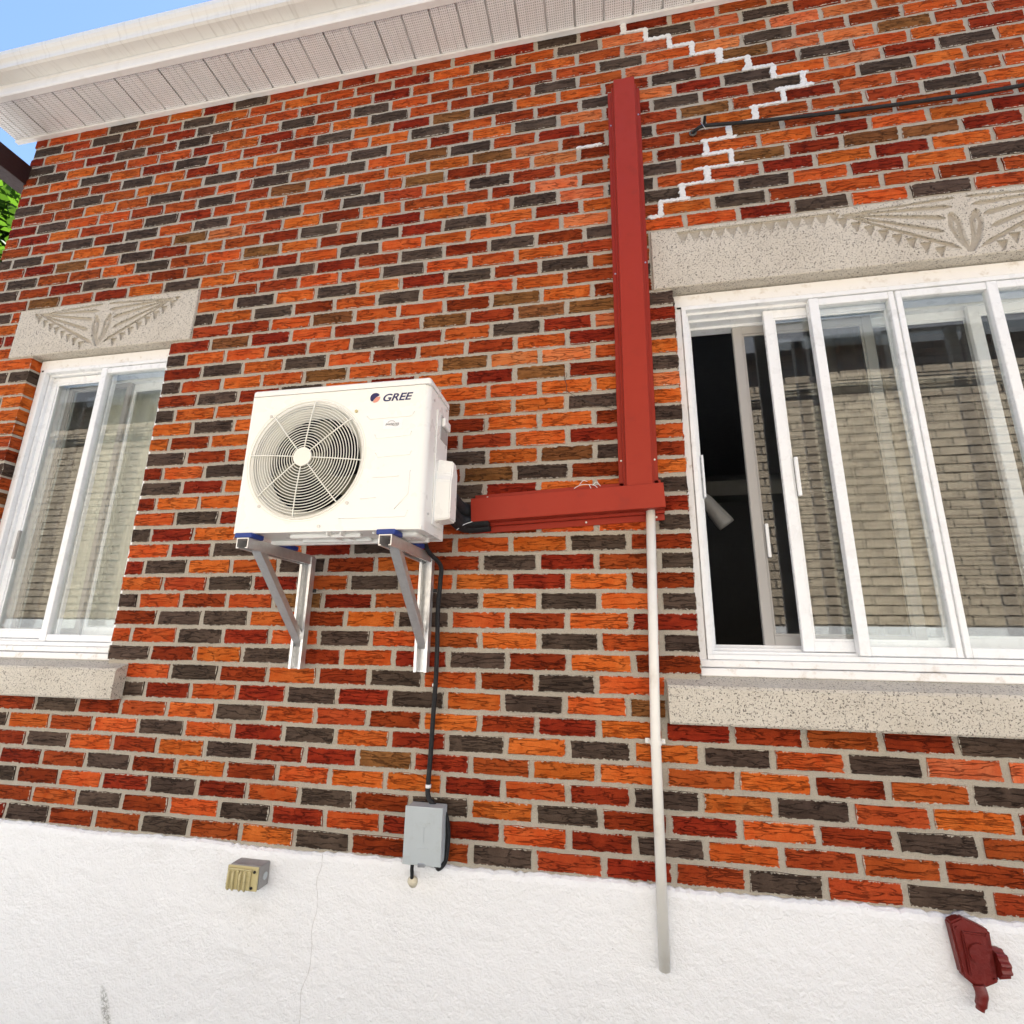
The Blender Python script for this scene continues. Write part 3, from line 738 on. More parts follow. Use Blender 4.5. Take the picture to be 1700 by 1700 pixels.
def window(x0, x1, left):
    z0, z1 = WZ
    # painted wooden surround (brick mould) with sloping sill
    bm = bmesh.new()
    yf = .045
    bbox(bm, x0+.003, x0+.030, yf, .185, z0+.03, z1-.047, .003, 1)
    bbox(bm, x1-.030, x1-.003, yf, .185, z0+.03, z1-.047, .003, 1)
    bbox(bm, x0+.003, x1-.003, yf-.002, .185, z1-.048, z1+.004, .003, 1)
    bbox(bm, x0+.003, x1-.003, yf-.020, .185, z0+.002, z0+.027, .003, 1)
    bbox(bm, x0+.004, x1-.004, yf-.008, .185, z0+.029, z0+.052, .003, 1)
    win = bm_obj('window', bm, M_WOOD, house)
    # vinyl frame: three stepped tracks
    bm = bmesh.new()
    a0, a1, b0, b1 = x0+.031, x1-.031, z0+.053, z1-.049
    for k_, (yy, w) in enumerate(((.040, .016), (.062, .026), (.096, .036), (.135, .046))):
        y2 = (.061, .095, .134, .18)[k_]
        bbox(bm, a0, a0+w, yy, y2, b0+w, b1-w, .0012, 1); bbox(bm, a1-w, a1, yy, y2, b0+w, b1-w, .0012, 1)
        bbox(bm, a0, a1, yy, y2, b1-w, b1, .0012, 1); bbox(bm, a0, a1, yy, y2, b0, b0+w, .0012, 1)
    bm_obj('window_frame', bm, M_VINYL, win)
    return win, a0, a1, b0, b1
win, a0, a1, b0, b1 = window(WR[0], WR[1], False)
zz0, zz1 = b0+.018, b1-.018
# fixed lights at the front, sliding sash pushed open behind them, inner pair of sashes
bm = bmesh.new()
bbox(bm, 1.000, 1.032, .041, .072, zz0, zz1, .002, 1); bbox(bm, 1.262, 1.279, .043, .072, zz0, zz1, .002, 1); bbox(bm, 1.285, 1.303, .043, .072, zz0, zz1, .002, 1)
bbox(bm, 1.566, 1.598, .041, .072, zz0, zz1, .002, 1); bbox(bm, 2.00, 2.032, .041, .072, zz0, zz1, .002, 1)
for c0, c1 in ((1.032, 1.262), (1.303, 1.566), (1.598, 2.00)):
    bbox(bm, c0, c1, .044, .071, zz1-.028, zz1-.0005, .002, 1); bbox(bm, c0, c1, .044, .071, zz0+.0005, zz0+.030, .002, 1)
bbox(bm, 1.2785, 1.2855, .052, .070, zz0, zz1)
bm_obj('mullion', bm, M_VINYL, win)
for c0, c1 in ((1.030, 1.264), (1.301, 1.568), (1.596, 2.002)):
    box('pane', c0, c1, .056, .060, zz0+.026, zz1-.024, M_GLASS, win)
sash(win, .852, 1.300, .075, zz0+.010, zz1-.010, .034, .018)
box('handle', .893, .905, .066, .078, 2.13, 2.27, M_VINYL, win, .003)
box('handle', .590, .598, .082, .112, 2.14, 2.30, M_VINYL, win, .003)
sash(win, .755, 1.245, .140, zz0+.026, zz1-.026, .034, .018, M_GREYSHADED)  # shade inside the opening is painted into this frame's grey
box('handle', .795, .806, .131, .141, 1.93, 2.05, M_VINYL, win, .003)
sash(win, 1.213, 1.600, .160, zz0+.026, zz1-.026, .034, .016)
sash(win, 1.560, 2.42, .140, zz0+.026, zz1-.026, .034, .018)
# thin black strip below the head, at the left corner of the surround
box('corner_strip', WR[0]+.016, WR[0]+.040, .0425, .0445, WZ[1]-.056, WZ[1]-.0495, M_BLACKIN, win)
win, a0, a1, b0, b1 = window(WL[0], WL[1], True)
zz0, zz1 = b0+.018, b1-.018
bm = bmesh.new()
bbox(bm, -2.098, -2.066, .041, .072, zz0, zz1, .002, 1)
for c0, c1 in ((-2.066, a1-.018),):
    bbox(bm, c0, c1, .044, .071, zz1-.028, zz1-.0005, .002, 1); bbox(bm, c0, c1, .044, .071, zz0+.0005, zz0+.028, .002, 1)
bm_obj('mullion', bm, M_VINYL, win)
box('pane', -2.068, a1-.016, .056, .060, zz0+.026, zz1-.024, M_GLASS, win)
sash(win, a0+.020, -2.06, .075, zz0+.010, zz1-.010, .032, .018)
box('handle', a0+.054, a0+.066, .066, .078, 1.96, 2.09, M_GREYSHADED, win, .003)
sash(win, a0+.045, -2.03, .140, zz0+.026, zz1-.026, .022, .016, M_GREYSHADED)
sash(win, -2.06, a1-.05, .160, zz0+.026, zz1-.026, .034, .016)
box('corner_strip', WL[0]+.016, WL[0]+.040, .0425, .0445, WZ[1]-.056, WZ[1]-.0495, M_BLACKIN, win)

# ================================================================== THINGS BEHIND THE GLASS
def curtain(x0, x1, y, z0, z1, m, label, folds):
    n = folds*8; v = []; f = []
    for i in range(n+1):
        t = i/n; x = x0+(x1-x0)*t; yy = y+.014*math.sin(t*folds*2*math.pi)+.006*math.sin(t*17+2)
        for z in (z0, z1): v.append((x, yy, z)); v.append((x, yy+.002, z))
    for i in range(n):
        a = i*4; f += [(a, a+4, a+6, a+2), (a+1, a+3, a+7, a+5), (a, a+1, a+5, a+4), (a+2, a+6, a+7, a+3)]
    return tag(mesh('curtain', v, f, m, None, False), label, 'curtain', 'curtains hung inside the windows')
curtain(1.09, 1.365, .235, 1.56, 2.87, M_CURTAIN, 'narrow cream curtain behind the middle panes of the larger right window', 4)
curtain(-2.33, -1.72, .235, 1.56, 2.90, M_SHEER, 'pale sheer curtain behind the right pane of the smaller left window', 6)
lampt = thing('desk_lamp', 'grey lamp shade seen in the dark gap of the open window', 'lamp', at(1190, 862, .55))
p0, p1 = at(1172, 832, .55), at(1207, 872, .55)
d = (p1-p0).normalized(); v, f = tube_vf([p0-d*.05, p0, p0+(p1-p0)*.9, p1], [.016, .030, .038, .036], 14)
mesh('lamp_shade', v, f, M_GREYSHADED, lampt, True)
tube('lamp_arm', [p0-d*.04, p0+Vector((-.10, .1, .02)), p0+Vector((-.14, .12, -.5)), p0+Vector((-.14, .12, .7501-p0.z))], .008, M_BLACK, lampt, 8)
cyl('lamp_base', (p0.x-.14, p0.y+.12, .7502), (0, 0, 1), .10, .02, M_BLACK, lampt, 20)

# ================================================================== AIR CONDITIONER
X0, X1, YF, YB, A0, A1 = -.889, -.277, -.390, -.198, 1.945, 2.424
ac = thing('air_conditioner', 'white outdoor air conditioner unit with round fan grille on wall brackets', 'air conditioner', ((X0+X1)/2, (YF+YB)/2, A0))
FC = at(507, 761, YF); FR = .191
ZL = A1-.020
# front panel with a round opening
def front_panel():
    n = 64; v = []; f = []
    ring = [(FC.x+FR*math.cos(2*math.pi*i/n), FC.z+FR*math.sin(2*math.pi*i/n)) for i in range(n)]
    x0, x1, z0, z1 = X0, X1-.026, A0, ZL
    outer = []
    for i in range(n):
        c, s = math.cos(2*math.pi*i/n), math.sin(2*math.pi*i/n)
        t = min(((x1-FC.x)/c if c > 1e-6 else 9e9), ((x0-FC.x)/c if c < -1e-6 else 9e9), ((z1-FC.z)/s if s > 1e-6 else 9e9), ((z0-FC.z)/s if s < -1e-6 else 9e9))
        outer.append((FC.x+c*t, FC.z+s*t))
    for cx, cz in ((x0, z0), (x1, z0), (x1, z1), (x0, z1)):
        k = min(range(n), key=lambda i: (outer[i][0]-cx)**2+(outer[i][1]-cz)**2); outer[k] = (cx, cz)
    for r, y in ((outer, YF), (ring, YF)): v += [(x, y, z) for x, z in r]
    # rolled lip into the shroud
    for k, (dr, dy) in enumerate(((-.004, .003), (-.007, .010), (-.010, .022))):
        v += [(FC.x+(FR+dr)*math.cos(2*math.pi*i/n), YF+dy, FC.z+(FR+dr)*math.sin(2*math.pi*i/n)) for i in range(n)]
    for k in range(4):
        for i in range(n):
            a, b = k*n+i, k*n+(i+1) % n; f.append((a, b, n+b, n+a))
    # rounded right corner, side and back
    m_ = 12; base = len(v); R = .026
    cols = [(x1+R*math.sin(q*math.pi/2/m_), YF+R-R*math.cos(q*math.pi/2/m_)) for q in range(m_+1)]+[(X1, YB), (X0, YB), (X0, YF)]
    for x, y in cols: v.append((x, y, z0)); v.append((x, y, z1))
    for i in range(len(cols)-1): q = base+i*2; f.append((q, q+2, q+3, q+1))
    o = mesh('casing', v, f, M_ACW, ac)
    for p in o.data.polygons: p.use_smooth = False
    bm = bmesh.new(); bm.from_mesh(o.data); bmesh.ops.remove_doubles(bm, verts=bm.verts, dist=1e-5); bmesh.ops.recalc_face_normals(bm, faces=bm.faces)
    bm.to_mesh(o.data); bm.free(); return o
casing = front_panel()
lid = box('top_cover', X0-.003, X1+.003, YF-.003, YB+.003, ZL+.0012, A1+.004, M_ACW, ac, .010, 3, edges=lambda e: abs((e.verts[0].co-e.verts[1].co).normalized().z) > .9 or min(v.co.z for v in e.verts) > A1)
bm = bmesh.new(); bbox(bm, X0+.004, X1-.012, YF+.004, YB-.004, ZL-.004, ZL+.0012); bm_obj('seam', bm, M_BLACKIN, ac)
# base pan with pressed ribs
bm = bmesh.new(); bbox(bm, X0+.004, X1-.004, YF+.006, YB-.004, A0+.002, A0+.010)
for q in range(2):
    zq = YF+.045+q*.07
    bbox(bm, X0+.16, X0+.40, zq, zq+.022, A0-.010, A0+.004, .006, 2)
bbox(bm, X0+.03, X1-.03, YB-.055, YB-.035, A0-.012, A0+.004, .004, 2)
bbox(bm, X1-.15, X1-.03, YF+.04, YB-.06, A0-.012, A0+.004, .010, 2)
bbox(bm, X0+.30, X0+.305, YF+.02, YB-.02, A0-.007, A0+.003); bbox(bm, X0+.345, X0+.35, YF+.02, YB-.02, A0-.007, A0+.003)
for (sx, sy) in ((.2, .10), (.27, .13), (.44, .04), (.08, .14)): bbox(bm, X0+sx, X0+sx+.006, YF+sy, YF+sy+.006, A0-.002, A0+.003)
bm_obj('base_pan', bm, M_ACW, ac)
# fan well, motor, blades
n = 48; v = []; f = []
for r, y in ((FR-.010, YF+.022), (FR-.030, YF+.045), (FR-.031, YF+.060)): v += [(FC.x+r*math.cos(2*math.pi*i/n), y, FC.z+r*math.sin(2*math.pi*i/n)) for i in range(n)]
for k in range(2):
    for i in range(n): a, b = k*n+i, k*n+(i+1) % n; f.append((a, b, n+b, n+a))
mesh('fan_shroud', v, f, M_GRILL, ac, True)
bm = bmesh.new(); bbox(bm, X0+.006, X1-.08, YF+.150, YF+.156, A0+.012, ZL-.006); bbox(bm, X1-.08, X1-.076, YF+.03, YF+.156, A0+.012, ZL-.006)
bm_obj('coil', bm, M_BLACKIN, ac)
fan = cyl('fan_hub', (FC.x, YF+.052, FC.z), (0, 1, 0), .040, .05, M_FAN, ac, 24)
for k in range(3):
    th = math.radians(-52+120*k); v = []; f = []; nr, na = 8, 8
    for i in range(nr+1):
        r = .036+(.152-.036)*i/nr; sp = math.radians(30+14*math.sin(i/nr*2.6)); sw = math.radians(26*(i/nr)**1.3)
        for j in range(na+1):
            a = th+sw-sp/2+sp*j/na
            v.append((FC.x+r*math.cos(a), YF+.055+.045*(j/na)-.008*math.sin(math.pi*j/na), FC.z+r*math.sin(a)))
    for i in range(nr):
        for j in range(na): q = i*(na+1)+j; f.append((q, q+1, q+na+2, q+na+1))
    b = mesh('fan_blade', v, f, M_FAN, ac, True)
    so = b.modifiers.new('thick', 'SOLIDIFY'); so.thickness = .0025
# wire grille
v = []; f = []
def torus(cx, cy, cz, R, r, n=72, s=6):
    b0 = len(v)
    for i in range(n):
        a = 2*math.pi*i/n
        for k in range(s):
            q = 2*math.pi*k/s; rr = R+r*math.cos(q)
            v.append((cx+rr*math.cos(a), cy+r*math.sin(q), cz+rr*math.sin(a)))
    for i in range(n):
        for k in range(s):
            f.append((b0+i*s+k, b0+((i+1) % n)*s+k, b0+((i+1) % n)*s+(k+1) % s, b0+i*s+(k+1) % s))
GY = YF-.013
def dome(r): return GY+.012*(r/.2)**3
R_ = .038
while R_ < .186:
    torus(FC.x, dome(R_), FC.z, R_, .0015); R_ += .0088
torus(FC.x, YF-.0005, FC.z, .1945, .003)
torus(FC.x, YF+.001, FC.z, .2030, .0020)
o = mesh('grille_ring', v, f, M_GRILL, ac, True); o['kind'] = 'stuff'
for k in range(8):
    a = math.radians(-5+45*k)
    pts = [(FC.x+r*math.cos(a), dome(r)-.003, FC.z+r*math.sin(a)) for r in (.02, .06, .10, .14, .17, .186)]+[(FC.x+0.194*math.cos(a), YF, FC.z+0.194*math.sin(a))]
    tube('grille_spoke', pts, .0020, M_GRILL, ac, 8)
cap = cyl('grille_cap', (FC.x, GY-.0055, FC.z), (0, 1, 0), .0305, .007, M_GRILL, ac, 32)
for px, py, m_ in ((451, 692, M_STEEL), (592, 683, M_BEIGE), (430, 841, M_STEEL), (576, 835, M_STEEL), (529, 874, M_STEEL)):
    p = at(px, py, YF); cyl('screw', (p.x, YF-.003, p.z), (0, 1, 0), .0052, .004, m_, ac, 12)
# pressed lines on the right of the front panel
lines = [[(610, 691), (614, 696), (684, 690), (688, 683)], [(622, 722), (625, 728), (681, 722), (683, 715)], [(623, 752), (627, 759), (680, 754), (683, 748)], [(618, 793), (662, 790)], [(598, 828), (624, 826)],
         [(681, 780), (677, 820), (654, 845)], [(561, 861), (672, 857), (677, 846)]]
for l in lines:
    bm = bmesh.new(); pts = [at(px, py, YF) for px, py in l]
    vv, ff = tube_vf([Vector((p.x, YF-.0002, p.z)) for p in pts], .0016, 6)
    bv = [bm.verts.new(q) for q in vv]
    for q in ff: bm.faces.new([bv[i] for i in q])
    bm_obj('pressed_rib', bm, M_ACW, ac, True)
# right side: service panel, handle recess, valve cover, screws
box('service_panel', X1, X1+.004, YF+.075, YB-.012, A0+.030, A1-.070, M_ACW, ac, .0015, 1)
hp = box('handle_recess', X1+.002, X1+.0062, YF+.105, YB-.020, A1-.16, A1-.075, M_GREYSHADED, ac, .0015, 1)
box('handle_lip', X1+.0055, X1+.018, YF+.108, YB-.024, A1-.115, A1-.085, M_ACW, ac, .004, 2)
bm = bmesh.new()
pr = [(YF+.088, A0+.045), (YB-.030, A0+.045), (YB-.030, A0+.215), (YB-.055, A0+.250), (YF+.105, A0+.250), (YF+.100, A0+.200), (YF+.088, A0+.175)]
lo = [bm.verts.new((X1+.003, y, z)) for y, z in pr]; hi = [bm.verts.new((X1+.050, YF+.098+(y-YF-.088)*.9, A0+.052+(z-A0-.045)*.93)) for y, z in pr]
bm.faces.new(hi)
for i in range(len(pr)): bm.faces.new((lo[i], lo[(i+1) % len(pr)], hi[(i+1) % len(pr)], hi[i]))
bm.normal_update()
bmesh.ops.bevel(bm, geom=[e for e in bm.edges], offset=.004, segments=2, affect='EDGES')
bm_obj('valve_cover', bm, M_ACW, ac)
for y, z in ((YF+.042, A1-.055), (YF+.042, A0+.055), (YB-.030, A1-.035)): cyl('screw', (X1-.001, y, z), (1, 0, 0), .004, .004, M_STEEL, ac, 10)
# printed brand mark
def text(name, body, px, py, y, size, m, parent, shear=.28, sx=1.25, offset=0.):
    cu = bpy.data.curves.new(name, 'FONT'); cu.body = body; cu.size = size; cu.shear = shear; cu.extrude = .0004; cu.offset = offset
    t = bpy.data.objects.new(name, cu); col.objects.link(t); bpy.context.view_layer.update()
    me = bpy.data.meshes.new_from_object(t.evaluated_get(bpy.context.evaluated_depsgraph_get()))
    bpy.data.objects.remove(t); me.name = name
    p = at(px, py, y)
    for q in me.vertices: q.co = (p.x+q.co.x*sx, p.y-q.co.z, p.z+q.co.y)
    me.materials.clear(); me.materials.append(m)
    return link(bpy.data.objects.new(name, me), parent)
text('brand_lettering', 'GREE', 633.5, 666.5, YF-.0007, .0345, M_NAVY, ac, .30, 1.18, .0006)
def disc_poly(name, pts, y, m):
    v = [(x, y, z) for x, z in pts]+[(x, y+.0006, z) for x, z in pts]; n = len(pts)
    f = [tuple(range(n)), tuple(range(2*n-1, n-1, -1))]+[(i, n+i, n+(i+1) % n, (i+1) % n) for i in range(n)]
    return mesh(name, v, f, m, ac)
c = at(623, 660.5, YF); r = .0165
arc = [(c.x+r*math.cos(math.radians(a)), c.z+r*math.sin(math.radians(a))) for a in range(32, 236, 12)]
inner = [(c.x-.006+.0*i, c.z-.012) for i in range(1)]+[(c.x+(-.004+.018*t), c.z+(-.006+.012*math.sin(t*1.5))) for t in (0, .3, .6, .9)]
disc_poly('brand_emblem', arc+inner, YF-.0012, M_NAVY)
disc_poly('brand_emblem', [(c.x+r*math.cos(math.radians(a)), c.z+r*math.sin(math.radians(a))) for a in range(-112, 18, 10)]+[(c.x+.004, c.z+.002), (c.x-.002, c.z-.006)], YF-.0012, M_CORAL)
p0, p1 = at(637, 697, YF), at(668, 711, YF)
box('sticker', p0.x, p1.x, YF-.0010, YF-.0002, p1.z, p0.z, M_TIE, ac)
text('sticker_lettering', 'INVERTER', 639.5, 706.5, YF-.0016, .0105, M_GREYPRINT, ac, .35, .95)
for a0_, a1_, cx, cz, rr in ((20, 175, 650, 702, .0105), (195, 340, 657, 704, .0105)):
    cc = at(cx, cz, YF)
    tube('sticker_swoosh', [(cc.x+1.1*rr*math.cos(math.radians(a0_+(a1_-a0_)*i/8)), YF-.0012, cc.z+.62*rr*math.sin(math.radians(a0_+(a1_-a0_)*i/8))) for i in range(9)], .0008, M_GREYPRINT, ac, 5)

# ================================================================== WALL BRACKETS
def channel(bm, a, b, w, h, t, side):
    """U channel from a to b; web faces 'side' (unit vector), flanges go the other way"""
    a, b, sd_ = Vector(a), Vector(b), Vector(side).normalized(); d_ = (b-a).normalized(); sd_ = (sd_-d_*sd_.dot(d_)).normalized(); c_ = d_.cross(sd_)
    def bar(o1, o2, u1, u2):
        q = []
        for p in (a, b):
            for (s_, u_) in ((o1, u1), (o1, u2), (o2, u2), (o2, u1)): q.append(bm.verts.new(p+sd_*s_+c_*u_))
        for i in range(4): bm.faces.new((q[i], q[(i+1) % 4], q[4+(i+1) % 4], q[4+i]))
        bm.faces.new(q[:4][::-1]); bm.faces.new(q[4:])
    bar(-t, 0, -w/2, w/2); bar(-h, -t, -w/2, -w/2+t); bar(-h, -t, w/2-t, w/2)
    bar(-h, -h+t, -w/2+t, -w/2+t+.006); bar(-h, -h+t, w/2-t-.006, w/2-t)
def bracket(x, zt, label):
    g = thing('wall_bracket', label, 'bracket', (x, 0, 1.53), 'metal brackets under the air conditioner')
    bm = bmesh.new(); channel(bm, (x, -.006-.030, 1.53), (x, -.036, zt-.005), .046, .028, .003, (0, 1, 0)); bm_obj('rail', bm, M_ALU, g)
    bm = bmesh.new(); channel(bm, (x, -.040, zt), (x, -.405, zt), .040, .032, .003, (0, 0, 1)); bm_obj('arm', bm, M_ALU, g)
    bm = bmesh.new(); channel(bm, (x, -.350, zt-.020), (x, -.048, 1.605), .030, .022, .003, (0, -.6, -.8)); bm_obj('strut', bm, M_ALU, g)
    for y in (-.385, -.19): box('rubber_pad', x-.029, x+.029, y-.022, y+.038 if y < -.3 else y+.03, zt+.0003, zt+.0155, M_BLUE, g, .003, 2)
    for z in (zt-.05, zt-.10, 1.56, 1.60):
        cyl('bolt', (x+.004, -.0335, z), (0, -1, 0), .0068, .006, M_STEEL, g, 6)
    box('bracket_clip', x+.0235, x+.036, -.039, -.034, zt-.132, zt-.120, M_BLACK, g, .001, 1)
    return g
bracket(-.842, 1.9285, 'left aluminium bracket with blue pads under the fan side of the air conditioner')
bracket(-.380, 1.9285, 'right aluminium bracket beside the black cable under the air conditioner')

# ================================================================== RED LINE COVERS
def cover(name, label, p0, p1, side, w, depth, flange, mat, sc):
    """hat-section channel lying on the wall from p0 to p1 (centre line), side = in-wall width direction"""
    p0, p1, sd_ = Vector(p0), Vector(p1), Vector(side); g = thing(name, label, 'line cover', p0)
    y0 = -.0072
    def part(nm, prof):
        n = len(prof); v = [p0+sd_*a+Vector((0, b, 0)) for a, b in prof]+[p1+sd_*a+Vector((0, b, 0)) for a, b in prof]
        f = [(i, (i+1) % n, n+(i+1) % n, n+i) for i in range(n)]+[tuple(range(n-1, -1, -1)), tuple(range(n, 2*n))]
        bm = bmesh.new(); bv = [bm.verts.new(q) for q in v]
        for q in f: bm.faces.new([bv[i] for i in q])
        bmesh.ops.recalc_face_normals(bm, faces=bm.faces)
        bmesh.ops.bevel(bm, geom=[e for e in bm.edges if abs((e.verts[0].co-e.verts[1].co).normalized().dot((p1-p0).normalized())) > .9], offset=.0015, segments=1, affect='EDGES')
        return bm_obj(nm, bm, mat, g)
    h = w/2
    base = part('back_flange', [(-h-flange, y0), (h+flange, y0), (h+flange, y0-.0022), (-h-flange, y0-.0022)])
    part('inner_step', [(-h-.009, y0-.0024), (h+.009, y0-.0024), (h+.009, y0-.022), (-h-.009, y0-.022)])
    part('front_cover', [(-h, y0-.0222), (h, y0-.0222), (h, -depth), (-h, -depth)])
    for t, s in sc:
        q = p0+(p1-p0)*t+sd_*(s*(h+flange*.6)); cyl('screw', (q.x, y0-.002, q.z), (0, -1, 0), .0035, .003, M_STEEL, g, 8)
    return g
vd = Vector((.373, 0, 3.92))-Vector((.359, 0, 2.10)); vdn = vd.normalized()
cover('line_set_cover', 'tall vertical red metal duct cover on the brick wall', (.3595, 0, 2.11), (.3755, 0, 3.945), (vdn.z, 0, -vdn.x), .086, .060, .024, M_RED,
      ((.08, -1), (.08, 1), (.52, 1), (.90, -1), (.92, 1), (.5, -1)))
hd = (Vector((.437, 0, 2.111))-Vector((-.220, 0, 2.079))).normalized()
cover('line_set_cover', 'short horizontal red metal duct cover reaching towards the air conditioner', (-.220, 0, 2.079), (.437, 0, 2.111), (-hd.z, 0, hd.x), .084, .075, .030, M_RED,
      ((.07, 1), (.60, -1), (.96, -1)))
ls = thing('refrigerant_lines', 'black insulated pipes between the air conditioner and the red duct', 'pipes', (-.25, -.1, 2.05))
for (y, z, r) in ((-.036, 2.082, .027), (-.050, 2.040, .022), (-.030, 2.022, .018)):
    tube('insulated_pipe', spline([(-.272, -.225, z+.02), (-.262, -.17, z+.012), (-.262, -.09, z+.004), (-.235, y-.006, z), (-.16, y, z+.006)], 6), r, M_BLACK, ls, 12)
tube('tie_wire', spline([at(758, 880, -.10), at(770, 871, -.085), at(784, 866, -.08)], 4), .0012, M_TIE, ls, 5)
fb = thing('torn_fibres', 'wisp of white fibres on top of the horizontal red duct', 'fibres', at(975, 806, -.035))
for l in (((953, 812), (965, 806), (985, 806), (992, 811)), ((962, 806), (968, 799), (975, 800)), ((985, 806), (990, 801), (997, 808)), ((978, 806), (981, 812), (977, 813))):
    tube('fibre', spline([at(px, py-1, -.050) for px, py in l], 4), .0011, M_TIE, fb, 5)

# ================================================================== PIPE, CABLES, BOXES
pipe = thing('drain_pipe', 'white plastic pipe running down from the red duct', 'pipe', (.367, -.03, .76))
tube('pipe_tube', [(.3935, -.034, 2.085), (.372, -.034, 1.35), (.3655, -.034, .765)], .0152, M_PVC, pipe, 20)
bm = bmesh.new(); zq = 1.345; xq = .3725
for i in range(9):
    a = math.pi*i/8; b = math.pi*(i+1)/8
    if i == 8: break
    q = [(xq+r*math.cos(t), -.034-r*math.sin(t), z) for z in (zq-.007, zq+.007) for r in (.0155, .0172) for t in (a, b)]
    vs = [bm.verts.new(p) for p in q]
    for ff in ((2, 3, 7, 6), (0, 1, 3, 2), (4, 6, 7, 5)): bm.faces.new([vs[w] for w in ff])
for s in (-1, 1):
    bbox(bm, xq+s*.0163-.001, xq+s*.0163+.001, -.034, -.008, zq-.007, zq+.007); bbox(bm, xq+s*.0225-.0075, xq+s*.0225+.0075, -.0095, -.0070, zq-.007, zq+.007)
bm_obj('pipe_strap', bm, M_PVC, pipe)
for s in (-1, 1): cyl('screw', (xq+s*.024, -.009, zq), (0, -1, 0), .0035, .003, M_STEEL, pipe, 8)

box_t = thing('disconnect_box', 'grey metal electrical box at the foot of the brick wall', 'electrical box', (-.336, -.03, .96))
bx0, bx1, bz0, bz1 = -.398, -.276, .972, 1.133
box('enclosure', bx0+.003, bx1-.003, -.066, -.0165, bz0+.003, bz1-.003, M_GREYBOX, box_t, .003, 2)
box('cover_plate', bx0, bx1, -.074, -.0665, bz0, bz1, M_GREYBOX, box_t, .0025, 2)
bm = bmesh.new(); cxm = (bx0+bx1)/2
bbox(bm, cxm-.016, cxm+.020, -.0752, -.0735, bz0+.045, bz0+.047); bbox(bm, cxm-.012, cxm+.022, -.0752, -.0735, bz0+.115, bz0+.1165); bbox(bm, cxm+.002, cxm+.004, -.0752, -.0735, bz0+.062, bz0+.105)
bm_obj('pressed_mark', bm, M_GREYBOX, box_t)
box('latch', cxm-.010, cxm+.012, -.0775, -.0735, bz0-.003, bz0+.008, M_STEEL, box_t, .001, 1)
cyl('cable_gland', (bx1-.018, -.042, bz0-.010), (0, 0, 1), .012, .014, M_BLACK, box_t, 14)
w = thing('power_cable', 'black power cable hanging from the air conditioner down to the grey box', 'cable', at(722, 1100, -.03))
cp = [(-.345, -.20, 1.985), (-.352, -.13, 1.93)]+[tuple(at(px, py, y)) for px, py, y in ((731, 938, -.055), (731, 965, -.035), (727, 1010, -.032), (726, 1065, -.032), (724, 1120, -.030), (719, 1190, -.024), (715, 1250, -.022), (711, 1300, -.022), (711, 1322, -.024), (722, 1338, -.026), (738, 1350, -.024), (744, 1380, -.022), (741, 1420, -.022))]
cp += [(-.281, -.026, .965), (-.292, -.040, .957), (-.294, -.042, .968)]
tube('cable_sheath', spline(cp, 6), .0078, M_BLACK, w, 10)
for px, py in ((722, 1137), (711, 1305)):
    q = at(px, py, -.024); tube('cable_tie', [q+Vector((0, 0, -.005)), q+Vector((0, 0, .005))], .0093, M_TIE, w, 10)
g = thing('cable_stub', 'short black cable from the grey box into a sealed hole in the stucco', 'cable', at(684, 1455, -.02))
tube('cable_sheath', spline([(-.372, -.045, .985), tuple(at(684, 1440, -.045)), tuple(at(684, 1450, -.038)), tuple(at(684, 1460, -.012))], 5), .0058, M_BLACK, g, 10)
q = at(685, 1463, -.016); v, f = tube_vf([q, q+Vector((0, -.006, 0)), q+Vector((0, -.012, 0))], [.017, .014, .007], 12)
for i, p in enumerate(v): v[i] = p+Vector((rnd.uniform(-.002, .002), 0, rnd.uniform(-.002, .002)))
mesh('sealant', v, f, M_CREAM, g, True)

ou = thing('outdoor_outlet', 'small beige weatherproof outlet on the white stucco', 'outlet', (-.93, -.02, .86))
ox0, ox1, oz0, oz1 = -.991, -.880, .853, .921
box('outlet_box', ox0+.004, ox1+.004, -.066, -.0165, oz0+.002, oz1+.002, M_GREYDK, ou, .004, 2)
cyl('knockout_plug', (ox1+.003, -.040, (oz0+oz1)/2), (1, 0, 0), .011, .003, M_GREYBOX, ou, 14)
box('cover_plate', ox0, ox1, -.072, -.0665, oz0, oz1, M_BEIGE, ou, .002, 1)
for k in range(2):
    a = ox0+.008+k*.042; fl = box('flip_cover', a, a+.039, -.080, -.0722, oz0+.004, oz1-.010, M_BEIGE, ou, .003, 2)
    for j in range(2):
        cx = a+.008+j*.017; tube('cover_rib', [(cx, -.081, oz1-.012), (cx, -.087, oz1-.018), (cx, -.087, oz0+.010), (cx, -.081, oz0+.004)], .0036, M_BEIGE, fl, 8)
tube('hinge_pin', [(ox0+.008, -.079, oz1-.007), (ox0+.092, -.079, oz1-.007)], .0028, M_BEIGE, ou, 8)
for x_, z_ in ((ox1-.012, oz1-.013), (ox1-.018, oz0+.010), (ox0+.006, oz0+.016)): cyl('screw', (x_, -.0722, z_), (0, -1, 0), .0042, .003, M_BLACK, ou, 10)

